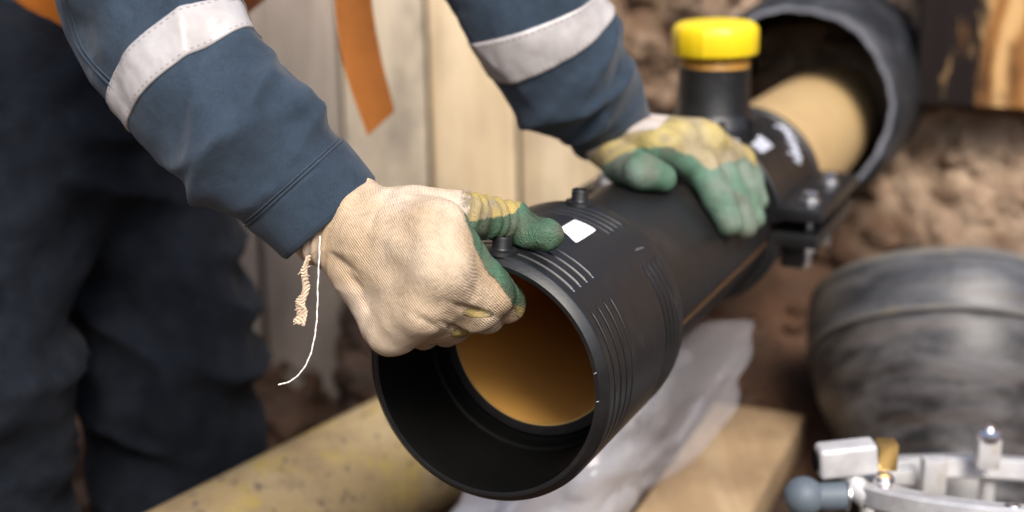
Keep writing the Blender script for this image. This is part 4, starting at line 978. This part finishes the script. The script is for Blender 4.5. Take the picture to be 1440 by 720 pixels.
# left hand lying on the pipe beside the saddle
def lj(pts, rr, Rs): return [(onR(u, v, R), r) for (u, v), r, R in zip(pts, rr, Rs)]
i2 = lj([(930, 205), (988, 238), (1011, 280), (1026, 314)], (.0180, .0158, .0148, .0132), (.118, .104, .099, .096))
m2 = lj([(956, 196), (1012, 230), (1034, 277), (1047, 318)], (.0175, .0148, .0136, .0122), (.121, .105, .099, .096))
r2 = lj([(980, 193), (1031, 228), (1051, 268), (1060, 307)], (.0168, .0138, .0128, .0116), (.122, .105, .099, .0955))
p2 = lj([(996, 197), (1041, 226), (1056, 252), (1064, 282)], (.0160, .0138, .0128, .0118), (.122, .107, .100, .0965))
wl = px(858, 196, 1.425)
t2 = [(px(858, 212, 1.400), .0195), (px(874, 232, 1.378), .0182), (onR(905, 242, .1005), .0160), (onR(932, 250, .0965), .0138)]
ch2 = [i2, m2, r2, p2, t2]
palm2 = [(px(872, 197, 1.41), i2[0][0], .019, .019), (px(874, 190, 1.42), m2[0][0], .019, .0185), (px(876, 186, 1.435), r2[0][0], .0185, .0175), (px(878, 184, 1.45), p2[0][0], .0175, .0165),
         (px(850, 205, 1.405), px(838, 180, 1.40), .0195, .0195), (px(875, 190, 1.44), px(862, 160, 1.43), .0195, .0195), (px(852, 204, 1.41), px(876, 188, 1.44), .020, .020), (px(900, 205, 1.42), px(940, 205, 1.43), .022, .022)]
def lcol(V, N):
    nz = vnoise(V, 60, 131) * .6 + vnoise(V, 160, 132) * .4
    u, v = projpx(V); wd = (V - wl) @ unit(i2[0][0] - wl)
    hgt = np.interp(u, [820, 850, 880, 905, 940, 965, 1000, 1020, 1045, 1070], [230, 232, 216, 205, 206, 216, 236, 228, 222, 236])
    green = np.clip(.5 + (v - hgt + 7 * nz) / 30, 0, 1)
    white = (v - np.interp(u, [815, 830, 847, 877, 927, 945], [240, 222, 203, 189, 180, 158])) / 34
    y = lerp(np.tile(A([.50, .40, .15]), (len(V), 1)), A([.40, .33, .20]), .35 + .9 * vnoise(V, 45, 133)); y = lerp(y, A([.27, .22, .16]), sstep(.1, .8, vnoise(V, 70, 137)) * .7)
    g = lerp(np.tile(A([.105, .205, .14]), (len(V), 1)), A([.20, .245, .20]), .3 + .8 * vnoise(V, 40, 134)); g = lerp(g, A([.13, .12, .085]), sstep(.2, .9, vnoise(V, 55, 138)) * .6)
    kn = lerp(np.tile(A([.72, .66, .61]), (len(V), 1)), A([.55, .43, .32]), .2 + .8 * vnoise(V, 60, 135))
    return {'knit': np.clip(kn, 0, 1), 'yel': np.clip(y, 0, 1), 'grn': np.clip(g, 0, 1), 'mask': np.c_[np.clip(.5 + white, 0, 1), green, np.full(len(V), .35)]}
MAT['glove_l'] = glove_mat('dipped_glove_cloth', (R_(-20), R_(60), R_(40)), 170)
gl = hand('glove', ch2, palm2, .005, man, MAT['glove_l'], lcol, .0019, 2, lambda V, N: .0008 * vnoise(V, 60, 3) + .0012 * vnoise(V, 30, 4))
gl['label'] = 'yellow and green dipped glove resting flat on the black pipe'
print('TRIS', sum(len(p.vertices) - 2 for o in S.objects if o.type == 'MESH' for p in o.data.polygons))
